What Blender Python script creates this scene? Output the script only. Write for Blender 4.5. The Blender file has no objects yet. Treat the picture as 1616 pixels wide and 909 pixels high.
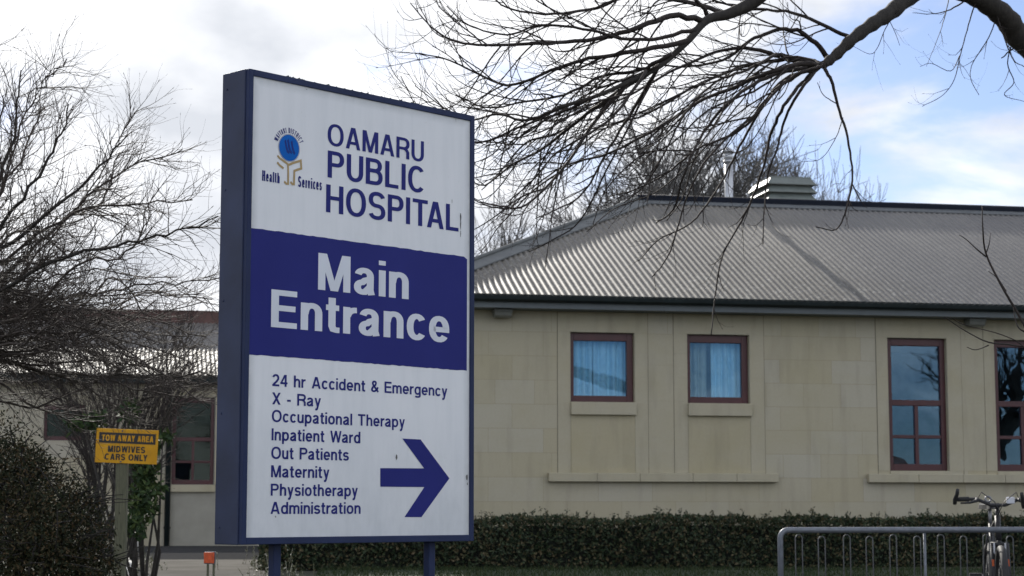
import bpy, bmesh, math, random
from mathutils import Vector, Matrix, Quaternion
R = math.radians
sc = bpy.context.scene
COL = sc.collection

# ------------------------------------------------------------------ camera
F_PX, CX, CY, PITCH, EYE = 2998.8, 808.0, 454.5, R(6.694), 1.5
cam_d = bpy.data.cameras.new('camera')
cam_d.sensor_width = 36.0
cam_d.lens = 36.0 * F_PX / 1616.0
cam_d.clip_end = 5000
cam_d.dof.use_dof = True
cam_d.dof.focus_distance = 7.4
cam_d.dof.aperture_fstop = 9.0
cam = bpy.data.objects.new('camera', cam_d)
COL.objects.link(cam)
cam.location = (0, 0, EYE)
cam.rotation_euler = (R(90) + PITCH, 0, 0)
sc.camera = cam

# ------------------------------------------------------------------ sky, sun, exposure
SUN_AZ, SUN_EL = R(-16), R(28.6)          # azimuth from +Y towards +X (negative: to the left)
SKY_STRENGTH = 0.082
world = bpy.data.worlds.new('World')
sc.world = world
world.use_nodes = True
wn, wl = world.node_tree.nodes, world.node_tree.links
wn.clear()
def wnode(t, **kw):
    n = wn.new(t)
    for k, v in kw.items():
        setattr(n, k, v)
    return n
wo = wnode('ShaderNodeOutputWorld'); bg = wnode('ShaderNodeBackground')
sky = wnode('ShaderNodeTexSky', sky_type='NISHITA', sun_disc=False)
sky.sun_elevation = SUN_EL; sky.sun_rotation = SUN_AZ
sky.air_density = 0.75; sky.dust_density = 0.35; sky.ozone_density = 1.6
tc = wnode('ShaderNodeTexCoord')
mp = wnode('ShaderNodeMapping'); mp.inputs['Scale'].default_value = (1.0, 1.0, 2.3)
wl.new(tc.outputs['Generated'], mp.inputs['Vector'])
nz = wnode('ShaderNodeTexNoise'); nz.inputs['Scale'].default_value = 5.2; nz.inputs['Detail'].default_value = 8; nz.inputs['Roughness'].default_value = 0.55
nz.inputs['Distortion'].default_value = 0.35
wl.new(mp.outputs['Vector'], nz.inputs['Vector'])
# cloud cover is thicker round the sun, thinner away from it
dot = wnode('ShaderNodeVectorMath', operation='DOT_PRODUCT')
wl.new(tc.outputs['Generated'], dot.inputs[0]); dot.inputs[1].default_value = (-0.62, 0.74, 0.26)
cov = wnode('ShaderNodeMapRange'); cov.inputs['From Min'].default_value = -1; cov.inputs['From Max'].default_value = 1
wl.new(dot.outputs['Value'], cov.inputs['Value'])
cvr = wnode('ShaderNodeValToRGB'); el = cvr.color_ramp.elements
CLOUD_BIAS = [(-1.0, 0.08), (0.0, 0.05), (0.45, 0.03), (0.58, 0.012), (0.70, 0.07), (0.80, 0.16), (1.0, 0.26)]     # by cosine of the angle from the cloud bank
while len(el) < len(CLOUD_BIAS): el.new(0.5)
for e_, (c_, b_) in zip(el, CLOUD_BIAS): e_.position = (c_ + 1) / 2; e_.color = (b_ + 0.5,) * 3 + (1,)
wl.new(cov.outputs['Result'], cvr.inputs['Fac'])
cvb = wnode('ShaderNodeMath', operation='SUBTRACT'); wl.new(cvr.outputs['Color'], cvb.inputs[0]); cvb.inputs[1].default_value = 0.5
ad = wnode('ShaderNodeMath', operation='ADD')
wl.new(nz.outputs['Fac'], ad.inputs[0]); wl.new(cvb.outputs['Value'], ad.inputs[1])
ms = wnode('ShaderNodeMapRange', interpolation_type='SMOOTHSTEP')
ms.inputs['From Min'].default_value = 0.485; ms.inputs['From Max'].default_value = 0.63
wl.new(ad.outputs['Value'], ms.inputs['Value'])
nz2 = wnode('ShaderNodeTexNoise'); nz2.inputs['Scale'].default_value = 7.0; nz2.inputs['Detail'].default_value = 6
mp2 = wnode('ShaderNodeMapping'); mp2.inputs['Location'].default_value = (3.1, 0.7, 1.9); mp2.inputs['Scale'].default_value = (1, 1, 1.8)
wl.new(tc.outputs['Generated'], mp2.inputs['Vector']); wl.new(mp2.outputs['Vector'], nz2.inputs['Vector'])
cr = wnode('ShaderNodeValToRGB')
cr.color_ramp.elements[0].position = 0.36; cr.color_ramp.elements[0].color = (3.5, 3.65, 3.95, 1)
cr.color_ramp.elements[1].position = 0.58; cr.color_ramp.elements[1].color = (5.6, 5.65, 5.8, 1)
wl.new(nz2.outputs['Fac'], cr.inputs['Fac'])
mx = wnode('ShaderNodeMix', data_type='RGBA')
wl.new(ms.outputs['Result'], mx.inputs['Factor'])
tn = wnode('ShaderNodeMix', data_type='RGBA', blend_type='MULTIPLY'); tn.inputs['Factor'].default_value = 1.0; tn.inputs['B'].default_value = (0.58, 0.575, 0.62, 1)
wl.new(sky.outputs['Color'], tn.inputs['A']); wl.new(tn.outputs['Result'], mx.inputs['A'])
# clouds facing the sun (behind the camera) are brighter than the thin grey undersides seen against it
cb = wnode('ShaderNodeMapRange'); cb.inputs['From Min'].default_value = 0.55; cb.inputs['From Max'].default_value = -0.2; cb.inputs['To Min'].default_value = 1.0; cb.inputs['To Max'].default_value = 1.65
wl.new(dot.outputs['Value'], cb.inputs['Value'])
cs = wnode('ShaderNodeVectorMath', operation='SCALE'); wl.new(cr.outputs['Color'], cs.inputs[0]); wl.new(cb.outputs['Result'], cs.inputs['Scale'])
wl.new(cs.outputs['Vector'], mx.inputs['B'])
wl.new(mx.outputs['Result'], bg.inputs['Color'])
bg.inputs['Strength'].default_value = SKY_STRENGTH
wl.new(bg.outputs['Background'], wo.inputs['Surface'])

sun_d = bpy.data.lights.new('sun', 'SUN'); sun_d.energy = 2.0; sun_d.angle = R(0.5); sun_d.color = (1.0, 0.95, 0.87)
sun = bpy.data.objects.new('sun', sun_d); COL.objects.link(sun)
SUN_DIR = Vector((math.sin(SUN_AZ) * math.cos(SUN_EL), math.cos(SUN_AZ) * math.cos(SUN_EL), math.sin(SUN_EL)))
sun.rotation_euler = SUN_DIR.to_track_quat('Z', 'Y').to_euler()
sun.location = SUN_DIR * 40

sc.view_settings.view_transform = 'Standard'
sc.view_settings.look = 'None'
sc.view_settings.gamma = 1.0
sc.view_settings.use_curve_mapping = False
sc.view_settings.exposure = 1.42
sc.cycles.max_bounces = 6
sc.cycles.transparent_max_bounces = 12

# ------------------------------------------------------------------ helpers
def at(px, py, D):
    """the point seen at a photograph pixel, at distance D in front of the camera"""
    x = (px - CX) / F_PX; y = -(py - CY) / F_PX
    d = Vector((x, math.cos(PITCH) - y * math.sin(PITCH), math.sin(PITCH) + y * math.cos(PITCH)))
    return Vector((0, 0, EYE)) + d * (D / d.y)

def ground_z(y):
    return 0.9 * min(1.0, max(0.0, (y - 4.0) / 15.0))

def tag(o, label=None, cat=None, group=None, kind=None):
    if label: o['label'] = label
    if cat: o['category'] = cat
    if group: o['group'] = group
    if kind: o['kind'] = kind
    return o

def empty(name, loc, rz=0.0):
    o = bpy.data.objects.new(name, None); COL.objects.link(o)
    o.location = loc; o.rotation_euler = (0, 0, rz); o.empty_display_size = 0.2
    return o

class MB:
    def __init__(self):
        self.v = []; self.f = []; self.sm = []
    def face(self, pts, smooth=False):
        n = len(self.v); self.v += [tuple(p) for p in pts]; self.f.append(tuple(range(n, n + len(pts)))); self.sm.append(smooth)
    def box(self, x0, x1, y0, y1, z0, z1):
        n = len(self.v)
        self.v += [(x0, y0, z0), (x1, y0, z0), (x1, y1, z0), (x0, y1, z0), (x0, y0, z1), (x1, y0, z1), (x1, y1, z1), (x0, y1, z1)]
        for q in ((0, 3, 2, 1), (4, 5, 6, 7), (0, 1, 5, 4), (1, 2, 6, 5), (2, 3, 7, 6), (3, 0, 4, 7)):
            self.f.append(tuple(n + i for i in q)); self.sm.append(False)
    def tube(self, pts, rad, sides=6, caps=True, smooth=True):
        pts = [Vector(p) for p in pts]
        if not hasattr(rad, '__len__'): rad = [rad] * len(pts)
        n0 = len(self.v); m = len(pts)
        t0 = (pts[1] - pts[0]).normalized()
        up = Vector((0, 0, 1)) if abs(t0.z) < 0.9 else Vector((1, 0, 0))
        a = t0.cross(up).normalized(); pt = t0
        for i in range(m):
            if i == 0: t = t0
            elif i == m - 1: t = (pts[i] - pts[i - 1])
            else: t = (pts[i + 1] - pts[i - 1])
            if t.length < 1e-9: t = pt
            t = t.normalized()
            a = (a - t * a.dot(t))
            if a.length < 1e-6: a = t.orthogonal()
            a.normalize(); b = t.cross(a); pt = t
            for k in range(sides):
                w = 2 * math.pi * k / sides
                self.v.append(tuple(pts[i] + (a * math.cos(w) + b * math.sin(w)) * rad[i]))
        for i in range(m - 1):
            for k in range(sides):
                k2 = (k + 1) % sides
                self.f.append((n0 + i * sides + k, n0 + i * sides + k2, n0 + (i + 1) * sides + k2, n0 + (i + 1) * sides + k)); self.sm.append(smooth)
        if caps:
            self.f.append(tuple(n0 + k for k in reversed(range(sides)))); self.sm.append(False)
            self.f.append(tuple(n0 + (m - 1) * sides + k for k in range(sides))); self.sm.append(False)
    def bar(self, a, b, r, sides=8):
        self.tube([a, b], r, sides)
    def torus(self, c, axis, R1, r, n=40, sides=8):
        c = Vector(c); axis = Vector(axis).normalized(); u = axis.orthogonal().normalized(); w = axis.cross(u)
        n0 = len(self.v)
        for i in range(n):
            t = 2 * math.pi * i / n; rd = u * math.cos(t) + w * math.sin(t)
            for k in range(sides):
                s = 2 * math.pi * k / sides
                self.v.append(tuple(c + rd * (R1 + r * math.cos(s)) + axis * (r * math.sin(s))))
        for i in range(n):
            for k in range(sides):
                i2 = (i + 1) % n; k2 = (k + 1) % sides
                self.f.append((n0 + i * sides + k, n0 + i2 * sides + k, n0 + i2 * sides + k2, n0 + i * sides + k2)); self.sm.append(True)
    def build(self, name, mat, parent=None, bevel=0.0):
        me = bpy.data.meshes.new(name); me.from_pydata(self.v, [], self.f); me.update()
        me.polygons.foreach_set('use_smooth', self.sm)
        me.materials.append(mat)
        o = bpy.data.objects.new(name, me); COL.objects.link(o)
        if parent is not None: o.parent = parent
        if bevel:
            md = o.modifiers.new('bevel', 'BEVEL'); md.width = bevel; md.segments = 2; md.limit_method = 'ANGLE'
        return o

# ------------------------------------------------------------------ materials
class NT:
    def __init__(self, name):
        self.m = bpy.data.materials.new(name); self.m.use_nodes = True
        self.n = self.m.node_tree.nodes; self.l = self.m.node_tree.links
        self.b = self.n['Principled BSDF']; self.out = self.n['Material Output']
    def new(self, t, **kw):
        n = self.n.new(t)
        for k, v in kw.items(): setattr(n, k, v)
        return n
    def coord(self, which='Object'):
        return self.new('ShaderNodeTexCoord').outputs[which]
    def noise(self, scale, detail=4, rough=0.55, vec=None, sc3=None, loc=(0, 0, 0)):
        n = self.new('ShaderNodeTexNoise'); n.inputs['Scale'].default_value = scale; n.inputs['Detail'].default_value = detail; n.inputs['Roughness'].default_value = rough
        v = vec if vec is not None else self.coord()
        if sc3 or loc != (0, 0, 0):
            m = self.new('ShaderNodeMapping'); m.inputs['Scale'].default_value = sc3 or (1, 1, 1); m.inputs['Location'].default_value = loc
            self.l.new(v, m.inputs['Vector']); v = m.outputs['Vector']
        self.l.new(v, n.inputs['Vector']); return n.outputs['Fac']
    def ramp(self, fac, stops):
        r = self.new('ShaderNodeValToRGB'); e = r.color_ramp.elements
        while len(e) < len(stops): e.new(0.5)
        for i, (p, c) in enumerate(stops):
            e[i].position = p; e[i].color = (*c, 1) if len(c) == 3 else c
        self.l.new(fac, r.inputs['Fac']); return r.outputs['Color']
    def mix(self, fac, a, b, mode='MIX'):
        m = self.new('ShaderNodeMix', data_type='RGBA', blend_type=mode)
        for s, v in (('Factor', fac), ('A', a), ('B', b)):
            if hasattr(v, 'links'): self.l.new(v, m.inputs[s])
            elif s == 'Factor': m.inputs[s].default_value = v
            else: m.inputs[s].default_value = (*v, 1)
        return m.outputs['Result']
    def math(self, op, a, b=0.0):
        m = self.new('ShaderNodeMath', operation=op)
        for i, v in enumerate((a, b)):
            if hasattr(v, 'links'): self.l.new(v, m.inputs[i])
            else: m.inputs[i].default_value = v
        return m.outputs['Value']
    def sep(self, v):
        s = self.new('ShaderNodeSeparateXYZ'); self.l.new(v, s.inputs['Vector']); return s.outputs
    def set(self, col=None, rough=None, metal=None, spec=None):
        def put(k, v):
            if v is None: return
            if hasattr(v, 'links'): self.l.new(v, self.b.inputs[k])
            else: self.b.inputs[k].default_value = (*v, 1) if isinstance(v, tuple) else v
        put('Base Color', col); put('Roughness', rough); put('Metallic', metal); put('Specular IOR Level', spec)
        return self
    def bump(self, h, strength=0.3, dist=0.01):
        b = self.new('ShaderNodeBump'); b.inputs['Strength'].default_value = strength; b.inputs['Distance'].default_value = dist
        self.l.new(h, b.inputs['Height']); self.l.new(b.outputs['Normal'], self.b.inputs['Normal']); return self

def plain(name, col, rough=0.5, metal=0.0, var=0.15, scale=12.0, spec=0.5):
    t = NT(name)
    n = t.noise(scale, 5)
    c = t.ramp(n, [(0.3, tuple(x * (1 - var) for x in col)), (0.7, tuple(min(1, x * (1 + var)) for x in col))])
    t.set(c, rough, metal, spec)
    return t.m

M = {}
def bark(name, c0, c1, rough=0.8):
    t = NT(name)
    a = t.noise(60, 5, sc3=(1, 1, 0.35)); b = t.noise(5, 3)
    c = t.mix(b, t.ramp(a, [(0.35, c0), (0.68, c1)]), tuple(0.5 * (x + y) for x, y in zip(c0, c1)))
    t.set(c, rough, 0, 0.35).bump(a, 0.5, 0.006)
    return t.m
M['bark'] = bark('bark', (0.012, 0.010, 0.009), (0.042, 0.037, 0.031))
M['bark_green'] = bark('lichened_bark', (0.02, 0.021, 0.016), (0.085, 0.09, 0.065))
M['twig'] = bark('twig_bark', (0.014, 0.011, 0.010), (0.042, 0.032, 0.028), 0.8)
M['twig_grey'] = bark('grey_twig_bark', (0.034, 0.027, 0.023), (0.085, 0.068, 0.057), 0.75)
M['twig_hazed'] = bark('hazed_twig_bark', (0.07, 0.067, 0.066), (0.13, 0.128, 0.126), 0.8)  # paler bark, distance haze put into the colour

def leafmat(name, c0, c1, c2, rough=0.45):
    t = NT(name)
    geo = t.new('ShaderNodeNewGeometry')
    c = t.ramp(geo.outputs['Random Per Island'], [(0.0, c0), (0.55, c1), (1.0, c2)])
    t.set(c, rough, 0, 0.2)
    return t.m
M['leaf_hedge'] = leafmat('hedge_leaves', (0.016, 0.026, 0.014), (0.036, 0.055, 0.026), (0.11, 0.085, 0.045))
M['leaf_olive'] = leafmat('olive_brown_leaves', (0.010, 0.017, 0.007), (0.030, 0.033, 0.013), (0.085, 0.055, 0.026), 0.6)
M['leaf_green'] = leafmat('green_shrub_leaves', (0.016, 0.032, 0.014), (0.035, 0.065, 0.022), (0.07, 0.10, 0.03), 0.65)
M['blade'] = leafmat('grass_blades', (0.014, 0.026, 0.010), (0.026, 0.044, 0.014), (0.05, 0.055, 0.022), 0.8)
M['weed'] = leafmat('pale_weed_leaves', (0.05, 0.06, 0.03), (0.12, 0.12, 0.06), (0.45, 0.43, 0.36))

t = NT('sign_white')        # white painted sheet, rain streaked
p = t.coord()
s1 = t.noise(6, 5, 0.6, vec=p, sc3=(3.0, 1, 0.35)); s2 = t.noise(2.2, 3, vec=p); s3 = t.noise(60, 3, 0.7, vec=p)
c = t.ramp(s1, [(0.3, (0.67, 0.69, 0.72)), (0.55, (0.72, 0.735, 0.765)), (0.8, (0.735, 0.75, 0.78))])
c = t.mix(t.ramp(s2, [(0.42, (0, 0, 0)), (0.75, (0.35, 0.35, 0.35))]), c, (0.56, 0.60, 0.65))
c = t.mix(t.ramp(s3, [(0.66, (0, 0, 0)), (0.80, (0.30, 0.30, 0.30))]), c, (0.42, 0.41, 0.40))
# grime splashed along the bottom edge
zz = t.sep(p)['Z']
low = t.new('ShaderNodeMapRange'); low.inputs['From Min'].default_value = 1.72; low.inputs['From Max'].default_value = 1.28
t.l.new(zz, low.inputs['Value'])
gr = t.math('MULTIPLY', low.outputs['Result'], t.noise(9, 6, 0.7, vec=p, sc3=(1.6, 1, 0.8), loc=(4, 0, 2)))
c = t.mix(t.math('MULTIPLY', gr, 0.75), c, (0.40, 0.43, 0.46))
# dirt gathered against the frame
xx = t.sep(p)['X']
ex = t.math('MINIMUM', t.math('SUBTRACT', xx, 0.0245), t.math('SUBTRACT', 1.1495, xx)); ez = t.math('SUBTRACT', 2.915, zz)
ed = t.new('ShaderNodeMapRange'); ed.inputs['From Min'].default_value = 0.035; ed.inputs['From Max'].default_value = 0.0; t.l.new(t.math('MINIMUM', ex, ez), ed.inputs['Value'])
c = t.mix(t.math('MULTIPLY', ed.outputs['Result'], t.noise(14, 6, 0.75, vec=p)), c, (0.34, 0.36, 0.37))
c = t.mix(t.ramp(t.noise(3.5, 6, 0.8, vec=p, loc=(9, 3, 5)), [(0.58, (0, 0, 0)), (0.78, (0.35, 0.35, 0.35))]), c, (0.55, 0.56, 0.57))
t.set(c, 0.42); M['sign_white'] = t.m
t = NT('sign_vinyl_blue')
c = t.ramp(t.noise(3, 4), [(0.3, (0.014, 0.018, 0.150)), (0.7, (0.018, 0.023, 0.175))])
t.set(c, 0.5, 0, 0.15); M['vinyl'] = t.m
M['letter_white'] = plain('letter_white', (0.60, 0.63, 0.70), 0.4, 0, 0.06, 5)
M['navy'] = plain('navy_frame_paint', (0.016, 0.026, 0.075), 0.5, 0, 0.22, 3, 0.2)
M['navy_side'] = plain('faded_navy_side', (0.024, 0.034, 0.078), 0.5, 0, 0.32, 3.5, 0.3)
M['tan'] = plain('tan_vinyl', (0.36, 0.25, 0.10), 0.4, 0, 0.08)
M['emblem_blue'] = plain('emblem_blue', (0.006, 0.115, 0.46), 0.6, 0, 0.08, 12, 0.1)
M['stain'] = plain('drip_stain', (0.10, 0.10, 0.10), 0.8, 0, 0.4, 80)
M['moss'] = plain('moss_film', (0.05, 0.055, 0.045), 0.9, 0, 0.5, 90)
t = NT('yellow_sign_paint'); p = t.coord()
c = t.ramp(t.noise(7, 5, 0.6, vec=p), [(0.3, (0.52, 0.25, 0.008)), (0.7, (0.66, 0.34, 0.016))])
c = t.mix(t.ramp(t.noise(26, 6, 0.75, vec=p, sc3=(1, 1, 0.5)), [(0.55, (0, 0, 0)), (0.75, (0.45, 0.45, 0.45))]), c, (0.26, 0.15, 0.03)); t.set(c, 0.55, 0, 0.25); M['yellow'] = t.m
M['yellow_edge'] = plain('sign_edge', (0.50, 0.25, 0.02), 0.5)
M['black'] = plain('black_paint', (0.016, 0.014, 0.012), 0.5)
M['orange'] = plain('orange_marker_paint', (0.62, 0.09, 0.02), 0.6, 0, 0.25, 40)
M['steel'] = plain('galvanised_steel', (0.15, 0.165, 0.19), 0.5, 0.4, 0.2, 20)
M['steel_dark'] = plain('weathered_steel_rod', (0.11, 0.115, 0.12), 0.6, 0.2, 0.3, 30)
t = NT('grey_green_timber')
c = t.ramp(t.noise(30, 5, 0.6, sc3=(4, 4, 0.3)), [(0.3, (0.06, 0.065, 0.04)), (0.7, (0.14, 0.135, 0.085))])
t.set(c, 0.8); M['timber'] = t.m

def stone(name, blocks=True, tint=(1, 1, 1)):
    t = NT(name); p = t.coord(); s = t.sep(p)
    cv = t.new('ShaderNodeCombineXYZ')
    t.l.new(t.math('ADD', s['X'], s['Y']), cv.inputs['X']); t.l.new(t.math('SUBTRACT', s['Z'], 0.167), cv.inputs['Y'])
    fine = t.noise(40, 6, 0.65, vec=p); big = t.noise(1.6, 5, 0.6, vec=p, sc3=(1, 1, 1.6)); runs = t.noise(3, 4, vec=p, sc3=(2.2, 2.2, 0.35), loc=(7, 1, 3))
    a = tuple(x * y for x, y in zip((0.41, 0.368, 0.26), tint)); b = tuple(x * y for x, y in zip((0.43, 0.40, 0.32), tint))
    if blocks:
        br = t.new('ShaderNodeTexBrick', offset=0.43, squash=0.72, squash_frequency=3)
        t.l.new(cv.outputs['Vector'], br.inputs['Vector'])
        br.inputs['Color1'].default_value = (*a, 1); br.inputs['Color2'].default_value = (*b, 1)
        br.inputs['Mortar'].default_value = (a[0] * 0.76, a[1] * 0.76, a[2] * 0.74, 1)
        br.inputs['Scale'].default_value = 1.0; br.inputs['Brick Width'].default_value = 0.62; br.inputs['Row Height'].default_value = 0.268
        br.inputs['Mortar Size'].default_value = 0.0026; br.inputs['Mortar Smooth'].default_value = 0.4; br.inputs['Bias'].default_value = 0.0
        c = br.outputs['Color']
    else:
        c = t.mix(t.noise(2.0, 3, vec=p), b, a)
    c = t.mix(t.ramp(fine, [(0.35, (0.10, 0.10, 0.10)), (0.7, (0, 0, 0))]), c, (0.20, 0.18, 0.12))
    c = t.mix(t.ramp(big, [(0.45, (0, 0, 0)), (0.75, (0.35, 0.35, 0.35))]), c, tuple(x * 0.86 for x in (a[0], a[1], a[2] * 0.85)))
    c = t.mix(t.ramp(runs, [(0.50, (0, 0, 0)), (0.76, (0.30, 0.30, 0.30))]), c, (0.19, 0.175, 0.135))
    t.set(c, 0.85, 0, 0.25).bump(fine, 0.15, 0.004)
    return t.m
M['stone'] = stone('limestone_blocks'); M['stone_plain'] = stone('limestone_dressed', False); M['stone_panel'] = stone('limestone_panel', False, (0.97, 0.95, 0.88))
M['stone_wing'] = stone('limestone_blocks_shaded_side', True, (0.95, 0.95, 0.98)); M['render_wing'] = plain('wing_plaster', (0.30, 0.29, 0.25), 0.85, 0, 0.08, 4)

def roofmat(name, base, flue_shadow_u=None):
    t = NT(name); p = t.coord(); s = t.sep(p)
    big = t.noise(0.55, 4, 0.6, vec=p, sc3=(1, 0.5, 0.5)); sp = t.noise(34, 6, 0.75, vec=p); sp2 = t.noise(16, 5, 0.7, vec=p, loc=(5, 2, 1)); run = t.noise(4.0, 4, vec=p, sc3=(3.0, 0.35, 0.35), loc=(1, 4, 0))
    c = t.ramp(big, [(0.36, tuple(x * 0.62 for x in base)), (0.62, tuple(x * 1.15 for x in base))])
    c = t.mix(t.ramp(run, [(0.45, (0, 0, 0)), (0.75, (0.5, 0.5, 0.5))]), c, tuple(x * 0.62 for x in base))
    wnz = t.new('ShaderNodeTexWhiteNoise', noise_dimensions='1D'); t.l.new(t.math('FLOOR', t.math('DIVIDE', s['X'], 0.762)), wnz.inputs['W'])
    c = t.mix(t.math('MULTIPLY', wnz.outputs['Value'], 0.22), c, tuple(x * 0.45 for x in base))
    lap = t.math('GREATER_THAN', t.math('FRACT', t.math('DIVIDE', s['X'], 0.762)), 0.985)
    c = t.mix(t.math('MULTIPLY', lap, 0.5), c, (0.05, 0.047, 0.04))
    # lichen: thick near the gutter, thinner up the slope
    ev = t.new('ShaderNodeMapRange'); ev.inputs['From Min'].default_value = -0.3; ev.inputs['From Max'].default_value = 2.6; ev.inputs['To Min'].default_value = 0.13; ev.inputs['To Max'].default_value = -0.02
    t.l.new(s['Y'], ev.inputs['Value'])
    f = t.math('ADD', sp, ev.outputs['Result'])
    c = t.mix(t.ramp(f, [(0.50, (0, 0, 0)), (0.62, (0.85, 0.85, 0.85))]), c, (0.06, 0.055, 0.044))
    f2 = t.math('ADD', sp2, t.math('MULTIPLY', ev.outputs['Result'], 0.6))
    c = t.mix(t.ramp(f2, [(0.62, (0, 0, 0)), (0.72, (0.55, 0.55, 0.55))]), c, (0.42, 0.41, 0.36))
    if flue_shadow_u:
        d = t.math('ABSOLUTE', t.math('SUBTRACT', s['X'], flue_shadow_u))  # the flue's cast shadow, painted as a dark band down the slope
        mr = t.new('ShaderNodeMapRange'); mr.inputs['From Min'].default_value = 0.10; mr.inputs['From Max'].default_value = 0.03; mr.inputs['To Max'].default_value = 0.25
        t.l.new(d, mr.inputs['Value']); c = t.mix(mr.outputs['Result'], c, (0.09, 0.09, 0.085))
        # the colour turns greyer across the sheets to the right
        mr2 = t.new('ShaderNodeMapRange', interpolation_type='SMOOTHSTEP'); mr2.inputs['From Min'].default_value = 3.9; mr2.inputs['From Max'].default_value = 5.6; mr2.inputs['To Max'].default_value = 0.5
        t.l.new(t.math('ADD', s['X'], t.math('MULTIPLY', big, 0.8)), mr2.inputs['Value']); c = t.mix(mr2.outputs['Result'], c, (0.13, 0.13, 0.137))
    t.set(c, 0.5, 0.0, 0.3)
    return t.m
M['roof'] = roofmat('weathered_corrugated_iron', (0.20, 0.184, 0.158), 3.9)
M['roof_wing'] = roofmat('silvery_corrugated_iron', (0.21, 0.20, 0.19))
M['flashing'] = plain('grey_flashing', (0.10, 0.108, 0.112), 0.6, 0.0, 0.15, 6)
M['hip_flash'] = plain('grey_hip_flashing', (0.125, 0.132, 0.132), 0.6, 0, 0.15, 6, 0.2)
M['ridge'] = plain('dark_navy_ridge', (0.010, 0.013, 0.022), 0.6, 0, 0.15, 6, 0.1)
M['gutter'] = plain('black_green_gutter', (0.012, 0.018, 0.019), 0.5, 0, 0.2, 6, 0.2)
M['fascia'] = plain('slate_fascia', (0.088, 0.106, 0.115), 0.5, 0, 0.1, 6)
M['maroon'] = plain('maroon_joinery', (0.058, 0.013, 0.016), 0.42, 0, 0.15, 8)
M['brown_ridge'] = plain('brown_red_ridge', (0.085, 0.040, 0.034), 0.65, 0, 0.25, 5)
M['vent'] = plain('grey_green_vent_paint', (0.14, 0.16, 0.15), 0.4, 0, 0.12, 8)
M['flue'] = plain('flue_steel', (0.46, 0.47, 0.49), 0.35, 0.6, 0.12, 8)
M['interior'] = plain('dim_interior', (0.10, 0.095, 0.085), 0.9)
M['cur_blue'] = plain('pale_blue_curtain', (0.58, 0.78, 0.88), 0.9, 0, 0.06, 8)
M['cur_beige'] = plain('beige_curtain', (0.40, 0.38, 0.32), 0.9, 0, 0.06, 8)
M['lightcase'] = plain('soffit_light_case', (0.13, 0.135, 0.125), 0.6)
def glassmat(name, ior, tint, thru):
    t = NT(name)
    tr = t.new('ShaderNodeBsdfTransparent'); tr.inputs['Color'].default_value = (*thru, 1)
    gl = t.new('ShaderNodeBsdfGlossy'); gl.inputs['Roughness'].default_value = 0.0; gl.inputs['Color'].default_value = (*tint, 1)
    lw = t.new('ShaderNodeFresnel'); lw.inputs['IOR'].default_value = ior
    wav = t.noise(1.6, 2); bp = t.new('ShaderNodeBump'); bp.inputs['Strength'].default_value = 0.08; bp.inputs['Distance'].default_value = 0.02
    t.l.new(wav, bp.inputs['Height']); t.l.new(bp.outputs['Normal'], gl.inputs['Normal'])
    mxs = t.new('ShaderNodeMixShader'); t.l.new(lw.outputs['Fac'], mxs.inputs['Fac']); t.l.new(tr.outputs['BSDF'], mxs.inputs[1]); t.l.new(gl.outputs['BSDF'], mxs.inputs[2])
    t.l.new(mxs.outputs['Shader'], t.out.inputs['Surface']); return t.m
M['glass'] = glassmat('window_glass', 1.58, (0.46, 0.72, 1.0), (0.86, 0.95, 0.98))
M['glass_dim'] = glassmat('dim_window_glass', 1.33, (0.6, 0.7, 0.66), (0.6, 0.66, 0.63))
t = NT('verge_ground')
a = t.noise(1.3, 5); b = t.noise(30, 5, 0.7)
c = t.mix(b, t.ramp(a, [(0.35, (0.03, 0.04, 0.018)), (0.65, (0.06, 0.055, 0.035))]), (0.035, 0.035, 0.022))
t.set(c, 0.95).bump(b, 0.5, 0.03); M['ground'] = t.m
t = NT('lawn_turf')
b = t.noise(45, 5, 0.7); a = t.noise(1.5, 4)
c = t.mix(a, t.ramp(b, [(0.3, (0.012, 0.022, 0.009)), (0.7, (0.026, 0.038, 0.014))]), (0.03, 0.042, 0.017)); t.set(c, 0.95).bump(b, 0.6, 0.02); M['lawn'] = t.m
t = NT('pale_concrete')
b = t.noise(55, 6, 0.7); a = t.noise(1.4, 5, 0.6)
c = t.mix(t.ramp(b, [(0.3, (0.5, 0.5, 0.5)), (0.7, (0, 0, 0))]), t.ramp(a, [(0.35, (0.15, 0.142, 0.128)), (0.65, (0.21, 0.20, 0.182))]), (0.12, 0.115, 0.10)); t.set(c, 1.0, 0, 0.0).bump(b, 0.3, 0.004); M['concrete'] = t.m
M['kerb'] = plain('whitewashed_kerb', (0.50, 0.49, 0.46), 0.8, 0, 0.25, 14)
t = NT('asphalt')
b = t.noise(120, 4, 0.7); c = t.ramp(b, [(0.3, (0.035, 0.035, 0.036)), (0.7, (0.07, 0.07, 0.07))]); t.set(c, 1.0, 0, 0.0).bump(b, 0.3, 0.004); M['asphalt'] = t.m
M['tyre'] = plain('tyre_rubber', (0.02, 0.02, 0.021), 0.7); M['alloy'] = plain('brushed_alloy', (0.22, 0.22, 0.23), 0.45, 0.6, 0.1)
M['bike_black'] = plain('black_bike_paint', (0.014, 0.014, 0.016), 0.5); M['bike_blue'] = plain('blue_bike_paint', (0.03, 0.06, 0.32), 0.25); M['bike_white'] = plain('white_bike_paint', (0.65, 0.66, 0.70), 0.25)
M['reflector'] = plain('orange_reflector', (0.6, 0.11, 0.03), 0.25); M['rubber'] = plain('grip_rubber', (0.022, 0.022, 0.022), 0.75)
M['cream'] = plain('cream_weatherboard', (0.55, 0.48, 0.34), 0.8); M['house_roof'] = plain('house_roof_iron', (0.16, 0.07, 0.05), 0.6); M['darkglass'] = plain('dark_glass', (0.02, 0.025, 0.03), 0.08)
M['teal'] = plain('teal_car_paint', (0.04, 0.13, 0.15), 0.25)

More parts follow.
